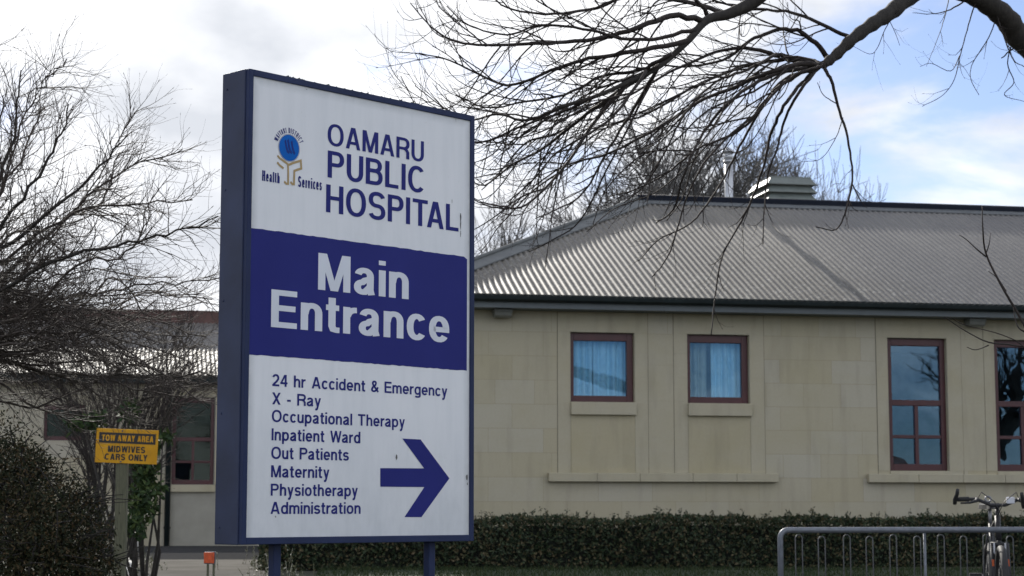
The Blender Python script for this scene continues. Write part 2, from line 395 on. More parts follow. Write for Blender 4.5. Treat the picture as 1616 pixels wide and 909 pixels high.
# ------------------------------------------------------------------ lettering: stroke built grotesque capitals and lower case
def arc(cx, cy, rx, ry, a0, a1, n=14, e=2.25):
    out = []
    for i in range(n + 1):
        a = R(a0 + (a1 - a0) * i / n); c, s = math.cos(a), math.sin(a)
        out.append((cx + rx * math.copysign(abs(c) ** (2 / e), c), cy + ry * math.copysign(abs(s) ** (2 / e), s)))
    return out
XH = 0.73
def glyph(ch, t, sx):
    """centre lines (S) and solid pieces (P) of one letter; widths already scaled by sx; returns items, advance"""
    h = t / 2; it = []
    def S(*p): it.append(('S', list(p)))
    def SL(p): it.append(('S', p))
    def P(*p): it.append(('P', list(p)))
    def diag(x0, y0, x1, y1, k=1.0):       # slanting stem with level ends, x = centre of the stem
        L = math.hypot(x1 - x0, y1 - y0); w = t * k * L / abs(y1 - y0) / 2
        P((x0 - w, y0), (x0 + w, y0), (x1 + w, y1), (x1 - w, y1))
    def W(w): return w * sx
    def loop(w, y0, y1): SL(arc(w / 2, (y0 + y1) / 2, w / 2 - h, (y1 - y0) / 2 - h, 0, 360, 30))
    if ch == ' ': return it, W(0.60)
    if ch == '-': w = W(0.34); S((0, 0.37), (w, 0.37)); return it, w
    if ch == 'I': w = t; S((h, 0), (h, 1)); return it, w
    if ch == 'L': w = W(0.66); S((h, 0), (h, 1)); S((t, h), (w, h)); return it, w
    if ch == 'E':
        w = W(0.72); S((h, 0), (h, 1)); S((t, 1 - h), (w, 1 - h)); S((t, 0.52), (w * 0.94, 0.52)); S((t, h), (w, h)); return it, w
    if ch == 'T': w = W(0.76); S((w / 2, 0), (w / 2, 1 - t)); S((0, 1 - h), (w, 1 - h)); return it, w
    if ch == 'H': w = W(0.80); S((h, 0), (h, 1)); S((w - h, 0), (w - h, 1)); S((t, 0.53), (w - t, 0.53)); return it, w
    if ch == 'U': w = W(0.79); SL([(h, 1), (h, 0.36)] + arc(w / 2, 0.36, w / 2 - h, 0.36 - h + 0.012, 180, 360, 18) + [(w - h, 1)]); return it, w
    if ch == 'O': w = W(0.94); loop(w, -0.015, 1.015); return it, w
    if ch == 'C': w = W(0.88); SL(arc(w / 2, 0.5, w / 2 - h, 0.515 - h, 42, 318, 26)); return it, w
    if ch == 'D': w = W(0.82); S((h, 0), (h, 1)); SL([(t, 1 - h), (w * 0.42, 1 - h)] + arc(w * 0.42, 0.5, w * 0.58 - h, 0.5 - h, 90, -90, 18) + [(t, h)]); return it, w
    if ch in 'PRB':
        w = W({'P': 0.77, 'R': 0.82, 'B': 0.82}[ch]); y0 = 0.42 if ch != 'B' else 0.47; wb = w if ch != 'B' else w * 0.95; cy = (1 + y0) / 2
        S((h, 0), (h, 1)); ry = (1 - y0) / 2 - h
        SL([(t, 1 - h), (wb * 0.55, 1 - h)] + arc(wb * 0.55, cy, wb * 0.45 - h, ry, 90, -90, 14) + [(t, y0 + h)])
        if ch == 'B':
            y1 = y0 + t * 0.95; SL([(t, y1 - h), (w * 0.55, y1 - h)] + arc(w * 0.55, y1 / 2, w * 0.45 - h, y1 / 2 - h, 90, -90, 14) + [(t, h)])
        if ch == 'R': SL([(w * 0.55, y0 + h), (w * 0.74, y0 + h * 0.3), (w - h * 1.15, y0 - t * 0.75), (w - h * 1.1, 0)])
        return it, w
    if ch == 'S':
        w = W(0.80); rx = w / 2 - h; ry = (1.03 - t) / 4
        SL(arc(w / 2, 1.015 - h - ry, rx, ry, 18, 270, 18) + arc(w / 2, -0.015 + h + ry, rx * 1.03, ry, 90, -162, 18)[1:]); return it, w
    if ch == 'A': w = W(0.87); k = t * 0.54; diag(k, 0, w / 2 - h * 0.25, 1); diag(w - k, 0, w / 2 + h * 0.25, 1); S((w * 0.25, 0.28), (w * 0.75, 0.28)); return it, w
    if ch == 'V': w = W(0.83); k = t * 0.54; diag(w / 2 - h * 0.25, 0, k, 1); diag(w / 2 + h * 0.25, 0, w - k, 1); return it, w
    if ch == 'M': w = W(0.95); S((h, 0), (h, 1)); S((w - h, 0), (w - h, 1)); diag(w / 2 - h * 0.1, 0, t * 0.72, 1, 0.92); diag(w / 2 + h * 0.1, 0, w - t * 0.72, 1, 0.92); return it, w
    if ch == 'N': w = W(0.80); S((h, 0), (h, 1)); S((w - h, 0), (w - h, 1)); diag(w - h * 1.25, 0, h * 1.25, 1); return it, w
    if ch == 'W':
        w = W(1.16); k = t * 0.5
        for a, b in ((w * 0.27, k), (w * 0.27, w / 2), (w * 0.73, w / 2), (w * 0.73, w - k)): diag(a, 0, b, 1, 0.92)
        return it, w
    if ch == 'X': w = W(0.80); k = t * 0.6; diag(k, 0, w - k, 1); diag(w - k, 0, k, 1); return it, w
    if ch == 'Y': w = W(0.82); k = t * 0.58; S((w / 2, 0), (w / 2, 0.45)); diag(w / 2, 0.38, k, 1); diag(w / 2, 0.38, w - k, 1); return it, w
    if ch == 'K': w = W(0.82); S((h, 0), (h, 1)); diag(t * 0.9, 0.36, w - t * 0.62, 1); diag(w - t * 0.6, 0, w * 0.44, 0.60); return it, w
    if ch == '2':
        w = W(0.64); SL(arc(w / 2, 0.70, w / 2 - h, 0.315 - h, 168, -28, 16) + [(w * 0.62, 0.40), (w * 0.28, 0.21), (h * 1.2, t * 0.9)]); S((0, h), (w, h)); return it, w
    if ch == '4': w = W(0.68); S((w * 0.74, 0), (w * 0.74, 1)); S((0, 0.29), (w, 0.29)); diag(t * 0.45, 0.29, w * 0.70 - h * 0.3, 1, 0.85); return it, w
    if ch == '&':
        w = W(0.80); SL([(w - h * 0.7, h * 0.4), (w * 0.30, 0.60)] + arc(w * 0.42, 0.79, w * 0.2, 0.21 - h * 0.8, 200, -30, 12) + [(w * 0.52, 0.60), (w * 0.22, 0.43)] + arc(w * 0.36, 0.235, w * 0.36 - h, 0.235 - h, 130, 300, 14) + [(w * 0.78, 0.26), (w * 0.86, 0.45)]); return it, w
    X = XH
    if ch == 'i': w = t; S((h, 0), (h, X)); S((h, 1 - t * 0.85), (h, 1)); return it, w
    if ch == 'l': w = t; S((h, 0), (h, 1)); return it, w
    if ch in 'nh':
        w = W(0.62); rx = w / 2 - h; ry = 0.215; S((h, 0), (h, X if ch == 'n' else 1)); SL([(h * 1.1, X - ry - t * 0.55)] + arc(w / 2 + h * 0.1, X + 0.012 - h - ry, rx - h * 0.1, ry, 165, 0, 14) + [(w - h, 0)]); return it, w
    if ch == 'm':
        w = W(0.98); S((h, 0), (h, X)); rx = (w - t) / 4; ry = 0.20
        for x0 in (h, w / 2): SL([(x0 + h * 0.1, X - ry - t * 0.5)] + arc(x0 + rx + h * 0.05, X + 0.012 - h - ry, rx - h * 0.05, ry, 165, 0, 12) + [(x0 + 2 * rx, 0)])
        return it, w
    if ch == 'r': w = W(0.40); S((h, 0), (h, X)); SL([(h * 1.1, X - 0.24)] + arc(w * 0.98, X + 0.005 - h - 0.22, w * 0.98 - h * 1.2, 0.22, 165, 88, 9)); return it, w
    if ch == 'u':
        w = W(0.62); rx = w / 2 - h; ry = 0.215; S((w - h, 0), (w - h, X)); SL([(w - h * 1.1, ry + t * 0.55)] + arc(w / 2 - h * 0.1, -0.012 + h + ry, rx - h * 0.1, ry, -15, -180, 14) + [(h, X)]); return it, w
    if ch == 'o': w = W(0.68); loop(w, -0.012, X + 0.012); return it, w
    if ch == 'c': w = W(0.63); SL(arc(w / 2, X / 2, w / 2 - h, X / 2 + 0.012 - h, 38, 322, 20)); return it, w * 0.96
    if ch == 'e': w = W(0.66); y = X * 0.5; SL([(w * 0.22, y - h * 0.15), (w - h, y - h * 0.15)] + arc(w / 2, X / 2, w / 2 - h, X / 2 + 0.012 - h, 3, 322, 22)); return it, w
    if ch == 'a':
        w = W(0.65); ws = w * 0.92; SL(arc(ws / 2 + h * 0.1, X + 0.012 - h - 0.17, ws / 2 - h * 1.05, 0.17, 165, 0, 12) + [(ws - h, 0.14), (ws - h * 0.6, 0)])
        SL([(ws - h * 1.1, X * 0.60)] + [(ws * 0.55, X * 0.535)] + arc(ws * 0.46, X * 0.27, ws * 0.46 - h, X * 0.27 - h + 0.012, 95, 285, 12) + [(ws - h * 1.2, X * 0.28)]); return it, w
    if ch in 'dpgq':
        w = W(0.67); loop(w * 0.99, -0.012, X + 0.012) if ch in 'dgq' else SL([(x + w * 0.01, y) for x, y in arc(w / 2, X / 2, w / 2 - h, X / 2 + 0.012 - h, 0, 360, 30)])
        if ch == 'd': S((w - h, 0), (w - h, 1))
        if ch == 'p': S((h, -0.27), (h, X))
        if ch == 'g': SL([(w - h, X), (w - h, -0.06)] + arc(w / 2, -0.08, w / 2 - h, 0.19 - h * 0.9, 0, -160, 12))
        return it, w
    if ch == 't': w = W(0.40); x = w * 0.44; SL([(x, 0.94), (x, 0.17), (x + h * 0.35, h * 1.15), (x + h * 1.2, h * 0.9), (w, h * 0.9)]); S((0, X - h * 0.8), (w * 0.96, X - h * 0.8)); return it, w
    if ch == 's':
        w = W(0.60); rx = w / 2 - h; ry = (X + 0.024 - t) / 4; SL(arc(w / 2, X + 0.012 - h - ry, rx, ry, 15, 270, 14) + arc(w / 2, -0.012 + h + ry, rx * 1.03, ry, 90, -165, 14)[1:]); return it, w
    if ch == 'y': w = W(0.62); k = t * 0.52; diag(w / 2, 0, k, X, 0.95); diag(w * 0.40, -0.22, w - k, X, 0.95); SL([(w * 0.43, -0.17), (w * 0.33, -0.25), (w * 0.12, -0.245)]); return it, w
    if ch == 'v': w = W(0.60); k = t * 0.52; diag(w / 2, 0, k, X, 0.95); diag(w / 2, 0, w - k, X, 0.95); return it, w
    return it, W(0.5)

def ribbon(pts, t):
    closed = math.hypot(pts[0][0] - pts[-1][0], pts[0][1] - pts[-1][1]) < 1e-5
    q = [pts[0]]
    for p in pts[1:]:
        if math.hypot(p[0] - q[-1][0], p[1] - q[-1][1]) > 1e-4: q.append(p)
    n = len(q); h = t / 2; L = []; Rr = []
    for i in range(n):
        if closed: a = q[i - 1 if i > 0 else n - 2]; b = q[i + 1 if i < n - 1 else 1]
        else: a = q[max(0, i - 1)]; b = q[min(n - 1, i + 1)]
        p = q[i]
        d1 = (p[0] - a[0], p[1] - a[1]); d2 = (b[0] - p[0], b[1] - p[1])
        l1 = math.hypot(*d1); l2 = math.hypot(*d2)
        if l1 < 1e-9: d1, l1 = d2, l2
        if l2 < 1e-9: d2, l2 = d1, l1
        d1 = (d1[0] / l1, d1[1] / l1); d2 = (d2[0] / l2, d2[1] / l2)
        m = (d1[0] + d2[0], d1[1] + d2[1]); lm = math.hypot(*m) or 1
        m = (m[0] / lm, m[1] / lm); k = h / max(0.6, m[0] * d1[0] + m[1] * d1[1])
        L.append((p[0] - m[1] * k, p[1] + m[0] * k)); Rr.append((p[0] + m[1] * k, p[1] - m[0] * k))
    return [(Rr[i], Rr[i + 1], L[i + 1], L[i]) for i in range(n - 1)]

KERN = {'TA': -0.17, 'AL': -0.02, 'AY': -0.06, 'AW': -0.02, 'WA': -0.02, 'Wa': -0.06, 'Pa': -0.03, 'Ra': -0.02, 'Th': 0.02, 'LY': -0.13, 'LI': 0.03, 'AV': -0.1, 'ra': -0.04, 'ry': -0.03}
def layout(text, t, sx, gap):
    out = []; x = 0.0; first = True; prev = ''
    for ch in text:
        it, adv = glyph(ch, t, sx)
        if ch != ' ' and not first: x += gap + KERN.get(prev + ch, 0.0) * sx
        prev = ch
        if ch == ' ': x += adv; first = True; continue
        out.append((ch, it, x)); x += adv; first = False
    return out, x

def text_faces(mb, text, t, x0, x1, z0, cap, y, gap=0.10, curve=None, st=1.45):
    """fit text between x0 and x1 with cap height cap; y is the face depth (each piece a hair in front of the last)"""
    target = (x1 - x0) / cap / st; lo, hi = 0.3, 2.5
    for _ in range(40):
        mid = (lo + hi) / 2
        w = layout(text, t, mid, gap)[1]
        if w < target: lo = mid
        else: hi = mid
    its, _w = layout(text, t, lo, gap); k = 0
    for ch, it, gx in its:
        for kind, pts in it:
            quads = ribbon(pts, t) if kind == 'S' else [pts]
            yy = y - 0.00006 * (k % 7); k += 1
            for q in quads:
                pp = [((gx + px) * st, py) for px, py in q]
                if curve: w3 = [curve(a * cap, b * cap) for a, b in pp]
                else: w3 = [(x0 + a * cap, z0 + b * cap) for a, b in pp]
                ar = sum(w3[i][0] * w3[(i + 1) % len(w3)][1] - w3[(i + 1) % len(w3)][0] * w3[i][1] for i in range(len(w3)))
                if ar < 0: w3 = w3[::-1]
                mb.face([(a, yy, b) for a, b in w3])

# ------------------------------------------------------------------ the setting: ground
def strip(name, x0, x1, y0, y1, lift, mat, nx=1, skew=0.0):
    mb = MB(); ys = sorted({y0, y1} | {q for q in (4.0, 19.0) if y0 < q < y1})
    for a, b in zip(ys[:-1], ys[1:]):
        mb.face([(x0 + skew * a, a, ground_z(a) + lift), (x1 + skew * a, a, ground_z(a) + lift), (x1 + skew * b, b, ground_z(b) + lift), (x0 + skew * b, b, ground_z(b) + lift)])
    return tag(mb.build(name, mat), kind='structure')
strip('ground', -400, 400, -400, 900, 0.0, M['ground'])
strip('road', -200, 200, -7.5, -0.8, 0.004, M['asphalt'])
pm = MB(); LP = lambda y: -3.42 - (y - 17.5) * 0.192; RP = lambda y: -2.22 - (y - 17.5) * 0.150
for a, b in ((14.5, 19.0), (19.0, 23.6)): pm.face([(LP(a), a, ground_z(a) + 0.008), (RP(a), a, ground_z(a) + 0.008), (RP(b), b, ground_z(b) + 0.008), (LP(b), b, ground_z(b) + 0.008)])
tag(pm.build('forecourt_path', M['concrete']), kind='structure')
strip('parking_asphalt', -1.2, 12, 11.2, 16.8, 0.004, M['asphalt'])
strip('lawn', -1.9, 14, 16.8, 19.6, 0.012, M['lawn'])
strip('yard_asphalt_shade', -9.5, 1.0, 23.6, 33.0, 0.005, M['asphalt'])  # dark asphalt that also stands in for the wing's longer shadow
kb = MB()
for a, b in ((15.5, 19.0), (19.0, 31.5)):
    n = len(kb.v); kb.box(-0.13, -0.03, a, b, 0, 1)
    for i in range(n, n + 8):
        x, y, z = kb.v[i]; kb.v[i] = (x + LP(y), y, ground_z(y) + (0.10 if z > 0.5 else -0.1))
tag(kb.build('kerb', M['kerb'], bevel=0.008), kind='structure')

# ------------------------------------------------------------------ main hospital building
YAW = R(10.791)
BW = empty('hospital_building', (0, 21.0, 0.9), YAW)
tag(BW, 'long single-storey cream limestone building with hipped corrugated iron roof and maroon windows', 'building')
WIN = [(0.663, 1.397, 1.808, 2.585), (2.012, 2.741, 1.808, 2.585), (4.402, 5.125, 1.058, 2.585), (5.716, 6.440, 1.058, 2.585)]
U0, U1, VD, WT = -1.0, 13.0, 6.7, 2.85
def wall_with_openings(name, u0, u1, z0, z1, wins, th, mat, parent, v0=0.0):
    us = sorted({u0, u1} | {w[0] for w in wins} | {w[1] for w in wins}); zs = sorted({z0, z1} | {w[2] for w in wins} | {w[3] for w in wins})
    mb = MB()
    hole = lambda a, b, c, d: any(w[0] <= a + 1e-6 and b <= w[1] + 1e-6 and w[2] <= c + 1e-6 and d <= w[3] + 1e-6 for w in wins)
    for a, b in zip(us[:-1], us[1:]):
        for c, d in zip(zs[:-1], zs[1:]):
            if hole(a, b, c, d): continue
            mb.face([(a, v0, c), (b, v0, c), (b, v0, d), (a, v0, d)])
            mb.face([(b, v0 + th, c), (a, v0 + th, c), (a, v0 + th, d), (b, v0 + th, d)])
    for a, b, c, d in wins:
        e = v0 + th
        mb.face([(a, v0, c), (a, e, c), (b, e, c), (b, v0, c)]); mb.face([(a, v0, d), (b, v0, d), (b, e, d), (a, e, d)])
        mb.face([(a, v0, c), (a, v0, d), (a, e, d), (a, e, c)]); mb.face([(b, v0, c), (b, e, c), (b, e, d), (b, v0, d)])
    return mb.build(name, mat, parent)
wall_with_openings('wall', U0, U1, -0.6, WT, WIN, 0.24, M['stone'], BW)
w2 = MB(); w2.box(U0, U0 + 0.24, 0.242, VD, -0.6, WT); w2.box(U1 - 0.24, U1, 0.242, VD, -0.6, WT); w2.box(U0 + 0.242, U1 - 0.242, VD - 0.24, VD, -0.6, WT)
w2.build('wall', M['stone'], BW)
rm = MB()     # dim rooms behind the windows
rm.box(U0 + 0.3, U1 - 0.3, 0.3, VD - 0.3, 0.02, 0.06); rm.box(U0 + 0.3, U1 - 0.3, 0.26, VD - 0.3, 2.70, 2.74)
rm.box(U0 + 0.3, U1 - 0.3, 3.3, 3.38, 0.06, 2.70); rm.box(3.4, 3.5, 0.26, 3.3, 0.06, 2.70)
rm.build('interior', M['interior'], BW)

# dressed stone round the openings, a hair proud of the block wall
PR = -0.006
def vcol(mb, a, b, z0, z1, step=0.268, pr=PR):
    z = z0
    while z < z1 - 0.02:
        e = min(z1, z + step); mb.box(a, b, pr, -0.0005, z + 0.0005, e - 0.0005); z = e
for a0, a1, b0, b1, zb_ in ((0.517, 0.660, 1.4, 1.551, 1.02), (1.853, 2.010, 2.744, 2.912, 1.02), (4.262, 4.40, 5.128, 5.30, 1.06), (5.584, 5.713, 6.443, 6.58, 1.06)):
    su = MB(); vcol(su, a0, a1, zb_, 2.588); vcol(su, b0, b1, zb_, 2.588); su.box(a0, b1, PR, -0.0005, 2.5885, 2.81)
    su.build('window_surround', M['stone_plain'], BW)
for a, b, zb_ in ((1.556, 1.848, 1.02), (5.304, 5.58, 1.06)):
    pn = MB(); z = zb_
    while z < 2.5: pn.box(a, b, -0.003, -0.0005, z + 0.001, min(2.579, z + 0.402) - 0.001); z += 0.402
    pn.build('pier', M['stone_plain'], BW)
JM = plain('open_joint_grey', (0.10, 0.09, 0.065), 0.95)
for u in (0.5145, 1.5535, 1.850, 2.9145, 4.259, 5.302, 5.582, 6.583):
    gr = MB(); gr.box(u - 0.0028, u + 0.0028, -0.0022, -0.0003, 1.02, 2.81); gr.build('open_joint', JM, BW)
for a, b in ((0.400, 3.045), (4.117, 7.9)):
    s = MB(); x = a; rnd = random.Random(int(a * 10))
    while x < b - 0.01:
        e = min(b, x + rnd.uniform(0.45, 0.85)); e = b if b - e < 0.25 else e
        s.box(x, e - 0.002, -0.075, 0.0, 0.922, 1.018); x = e
    s.build('base_sill', M['stone_plain'], BW, bevel=0.006)

def window(parent, a, b, c, d, v=0.055, tall=True, curtain=None, glass='glass'):
    f = MB(); L, Rr, T, B = (0.066, 0.062, 0.085, 0.078) if tall else (0.05, 0.075, 0.09, 0.072)
    ga, gb, gc, gd = a + L, b - Rr, c + B, d - T
    f.box(a + 0.002, ga, v, v + 0.06, c + 0.002, d - 0.002); f.box(gb, b - 0.002, v, v + 0.06, c + 0.002, d - 0.002)
    f.box(ga, gb, v, v + 0.06, c + 0.002, gc); f.box(ga, gb, v, v + 0.06, gd, d - 0.002)
    panes = [(ga, gb, gc, gd)]
    if tall:
        t0, t1 = c + 0.748, c + 0.815; m0, m1 = (a + b) / 2 - 0.022, (a + b) / 2 + 0.022; h0, h1 = c + 0.372, c + 0.412
        f.box(ga, gb, v + 0.002, v + 0.058, t0, t1); f.box(m0, m1, v + 0.004, v + 0.056, gc, t0); f.box(ga, m0, v + 0.006, v + 0.054, h0, h1); f.box(m1, gb, v + 0.006, v + 0.054, h0, h1)
        panes = [(ga, gb, t1, gd), (ga, m0, h1, t0), (m1, gb, h1, t0), (ga, m0, gc, h0), (m1, gb, gc, h0)]
    fr = f.build('window', M['maroon'], parent, bevel=0.004)
    for x0, x1, z0, z1 in panes:
        g = MB(); g.box(x0, x1, v + 0.030, v + 0.035, z0, z1); g.build('pane', M[glass], fr)
    for m_, f0, f1, sd in (curtain or ()):
        cm = MB(); rnd = random.Random(sd); base = v + 0.16; n = 130
        x0, x1 = a - 0.03 + (b - a + 0.06) * f0, a - 0.03 + (b - a + 0.06) * f1; rows = []; ph = [rnd.uniform(0, 6) for _ in range(4)]; K = (x1 - x0)
        for i in range(n + 1):
            u = i / n; q = u * K * 68 + ph[0] + 1.3 * math.sin(u * K * 14 + ph[1]); w = math.sin(q); w = math.copysign(abs(w) ** 0.7, w)
            rows.append((x0 + K * u + 0.006 * math.cos(q), base + 0.045 * w * (0.75 + 0.25 * math.sin(u * K * 23 + ph[2]))))
        for (xa, va), (xb, vb) in zip(rows[:-1], rows[1:]):
            ga_, gb_ = va * 0.45 + base * 0.55, vb * 0.45 + base * 0.55
            cm.face([(xa, va, c - 0.05), (xb, vb, c - 0.05), (xb, gb_, d - 0.15), (xa, ga_, d - 0.15)], True)
            cm.face([(xa, ga_, d - 0.15), (xb, gb_, d - 0.15), (xb, vb - 0.02, d), (xa, va - 0.02, d)], True)
        cm.build('curtain', m_, fr)
    return fr
for i, w in enumerate(WIN):
    fr = window(BW, *w, tall=i > 1, curtain=([(M['cur_blue'], 0.0, 0.40, 3), (M['cur_blue'], 0.41, 1.0, 4)] if i == 0 else [(M['cur_beige'], 0.0, 0.40, 5), (M['cur_blue'], 0.47, 1.0, 6)] if i == 1 else None))
    if i == 0: fr['label'] = 'small square maroon window with closed pale blue curtains'
    if i == 1: fr['label'] = 'small square maroon window with one beige and one pale blue curtain'
    if i < 2:
        s = MB(); s.box(w[0] - 0.002, w[1] + 0.012, -0.05, 0.05, w[2] - 0.145, w[2] - 0.004); s.build('sill', M['stone_plain'], fr, bevel=0.005)
        p_ = MB(); p_.box(w[0] + 0.004, w[1] + 0.0, -0.0042, -0.0005, 1.02, w[2] - 0.147); p_.build('apron', M['stone_panel'], fr)
    else:
        s = MB(); s.box(w[0], w[1], -0.012, 0.055, w[2] - 0.038, w[2] - 0.002); s.build('sill', M['stone_plain'], fr)
# rooms: a few pale things inside the tall windows
# soffit, fascia, gutter
s = MB(); s.box(U0 - 0.25, U1 + 0.25, -0.25, VD + 0.25, 2.815, 2.83); s.build('soffit', M['fascia'], BW)
s = MB(); s.box(U0 - 0.29, U1 + 0.29, -0.29, -0.252, 2.812, 2.90); s.box(U0 - 0.29, U0 - 0.252, -0.25, VD + 0.25, 2.812, 2.90); s.box(U1 + 0.252, U1 + 0.29, -0.25, VD + 0.25, 2.812, 2.90); s.box(U0 - 0.25, U1 + 0.25, VD + 0.252, VD + 0.29, 2.812, 2.90)
s.build('fascia', M['fascia'], BW)
g = MB()
prof = [(-0.293, 2.957), (-0.293, 2.888), (-0.315, 2.878), (-0.352, 2.880), (-0.378, 2.898), (-0.384, 2.93), (-0.384, 2.955), (-0.376, 2.957)]
for q0, q1 in zip(prof[:-1], prof[1:]): g.face([(U0 - 0.38, q0[0], q0[1]), (U0 - 0.38, q1[0], q1[1]), (U1 + 0.38, q1[0], q1[1]), (U1 + 0.38, q0[0], q0[1])][::-1])
g.box(U0 - 0.384, U0 - 0.296, -0.29, VD + 0.29, 2.88, 2.955)
g.build('gutter', M['gutter'], BW)

# corrugated roof: every sheet corrugation is real
RUN, EZ, RZ = 3.68, 2.962, 4.665
EV = -0.345
UC = U0 - 0.345          # eave corner
def corr(mb, u0, u1, run, ez, rz, place, hip0=None, hip1=None, period=0.0762, amp=0.0088, spp=7):
    n = int((u1 - u0) / period * spp); prev = None; sl = math.atan2(rz - ez, run); nz, nv = math.cos(sl), -math.sin(sl)
    for i in range(n + 1):
        u = u0 + (u1 - u0) * i / n; top = run
        if hip0 is not None: top = min(top, u - hip0)
        if hip1 is not None: top = min(top, hip1 - u)
        top = max(top, 0.0) ; a = amp * math.sin(2 * math.pi * (u - u0) / period)
        k = len(mb.v)
        for tt in (-0.045, top):
            mb.v.append(place(u, tt + a * nv, ez + (rz - ez) * tt / run + a * nz))
        if prev is not None: mb.f.append((prev, k, k + 1, prev + 1)); mb.sm.append(True)
        prev = k
rf = MB()
corr(rf, UC + 0.02, U1 + 0.345 - 0.02, RUN, EZ, RZ, lambda u, t, z: (u, EV + t, z), UC, U1 + 0.345)
corr(rf, UC + 0.02, U1 + 0.345 - 0.02, RUN, EZ, RZ, lambda u, t, z: (u, VD + 0.345 - t, z), UC, U1 + 0.345, spp=4)
vlen = VD + 0.69
corr(rf, 0.02, vlen - 0.02, RUN, EZ, RZ, lambda u, t, z: (UC + t, EV + u, z), 0, vlen, spp=4)
corr(rf, 0.02, vlen - 0.02, RUN, EZ, RZ, lambda u, t, z: (U1 + 0.345 - t, EV + u, z), 0, vlen, spp=4)
ROOF = rf.build('roof', M['roof'], BW)
RU0, RU1, RV = UC + RUN, U1 + 0.345 - RUN, EV + RUN
rc = MB()      # dark ridge capping
rc.tube([(RU0 - 0.03, RV, RZ + 0.040), (RU1, RV, RZ + 0.040)], 0.040, 10); rc.box(RU0 - 0.02, RU1, RV - 0.052, RV + 0.052, RZ - 0.005, RZ + 0.034)
rc.build('ridge_cap', M['ridge'], ROOF)
def apron(mb, a, b, side, width, drop, lift=0.016):
    a = Vector(a); b = Vector(b); side = Vector(side); off = Vector((0, 0, lift))
    d = side * width + Vector((0, 0, -drop))
    mb.face([a + off, b + off, b + off + d, a + off + d]); mb.face([a + off + d, b + off + d, b + off + d - Vector((0, 0, 0.012)), a + off + d - Vector((0, 0, 0.012))])
tanp = (RZ - EZ) / RUN
fl = MB(); apron(fl, (RU0 - 0.1, RV - 0.05, RZ - 0.02), (RU1, RV - 0.05, RZ - 0.02), (0, -1, 0), 0.13, 0.13 * tanp); apron(fl, (RU0, RV + 0.05, RZ - 0.02), (RU1, RV + 0.05, RZ - 0.02), (0, 1, 0), 0.13, 0.13 * tanp)
fl.build('ridge_flashing', M['flashing'], ROOF)
for (cx, cy, sx, sy) in ((UC, EV, 1, 1), (UC, VD + 0.345, 1, -1), (U1 + 0.345, EV, -1, 1), (U1 + 0.345, VD + 0.345, -1, -1)):
    hp = MB(); a = Vector((cx, cy, EZ)); b = Vector((cx + sx * RUN, cy + sy * RUN, RZ)); nrm = Vector((sx, -sy, 0)).normalized()
    # level across the slope: each wing of the capping lies on its own roof plane
    for sgn in (1, -1):
        w = 0.19; d = nrm * sgn * w; along = Vector((sx, sy, 0)).normalized()
        dz = -w * tanp / math.sqrt(2)
        o = Vector((0, 0, 0.020)); hp.face([a + o, b + o, b + o + d + Vector((0, 0, dz)), a + o + d + Vector((0, 0, dz))])
        e = Vector((0, 0, -0.014)); q0 = a + o + d + Vector((0, 0, dz)); q1 = b + o + d + Vector((0, 0, dz)); hp.face([q0, q1, q1 + e, q0 + e])
    hp.tube([a + Vector((0, 0, 0.028)), b + Vector((0, 0, 0.034))], 0.026, 8)
    hp.build('hip_cap', M['hip_flash'], ROOF)
# louvred vent and flue behind the ridge
vt = MB(); va, vb, v0_, v1_ = 4.47, 5.07, 4.29, 5.06
zc = 4.70
for k in range(4):
    z0 = 4.79 + k * 0.110; o, i = 0.055, 0.0
    for (A, B) in (((va - o, v0_ - o, z0), (vb + o, v0_ - o, z0)), ((vb + o, v0_ - o, z0), (vb + o, v1_ + o, z0)), ((vb + o, v1_ + o, z0), (va - o, v1_ + o, z0)), ((va - o, v1_ + o, z0), (va - o, v0_ - o, z0))):
        cu, cv2 = (va + vb) / 2, (v0_ + v1_) / 2
        f = lambda q, zz: (q[0] + math.copysign(0.06, cu - q[0]), q[1] + math.copysign(0.06, cv2 - q[1]), zz)
        vt.face([A, B, f(B, z0 + 0.085), f(A, z0 + 0.085)]); vt.face([A, (A[0], A[1], z0 - 0.012), (B[0], B[1], z0 - 0.012), B])
vt.box(va + 0.02, vb - 0.02, v0_ + 0.02, v1_ - 0.02, 4.2, 5.19)
vt.box(va + 0.004, vb - 0.004, v0_ + 0.004, v1_ - 0.004, 5.205, 5.228)
vt.build('roof_vent', M['vent'], BW)
fu = MB(); fu.tube([(3.66, 3.62, 4.3), (3.66, 3.62, 5.27)], 0.057, 20); fu.tube([(3.66, 3.62, 5.262), (3.66, 3.62, 5.29)], 0.073, 20); fu.tube([(3.66, 3.62, 5.29), (3.66, 3.62, 5.40)], 0.062, 20); fu.tube([(3.66, 3.62, 5.40), (3.66, 3.62, 5.42), (3.66, 3.62, 5.47)], [0.085, 0.085, 0.02], 20)
fu.build('flue', M['flue'], BW)
for u in (-0.13, 5.44):
    lc = MB(); lc.box(u - 0.105, u + 0.105, -0.20, -0.02, 2.775, 2.813); lc.build('soffit_light', M['lightcase'], BW, bevel=0.01)
    gl_ = MB(); prof = [(-0.19, 2.775), (-0.175, 2.74), (-0.14, 2.722), (-0.08, 2.722), (-0.05, 2.74), (-0.035, 2.775)]
    for a, b in zip(prof[:-1], prof[1:]): gl_.face([(u - 0.095, a[0], a[1]), (u - 0.095, b[0], b[1]), (u + 0.095, b[0], b[1]), (u + 0.095, a[0], a[1])])
    gl_.face([(u - 0.095, a, b) for a, b in prof]); gl_.face([(u + 0.095, a, b) for a, b in prof][::-1])
    gl_.build('lens', plain('frosted_lens', (0.17, 0.175, 0.16), 0.4), COL.objects[-1] if False else [o for o in BW.children if o.name.startswith('soffit_light')][-1])

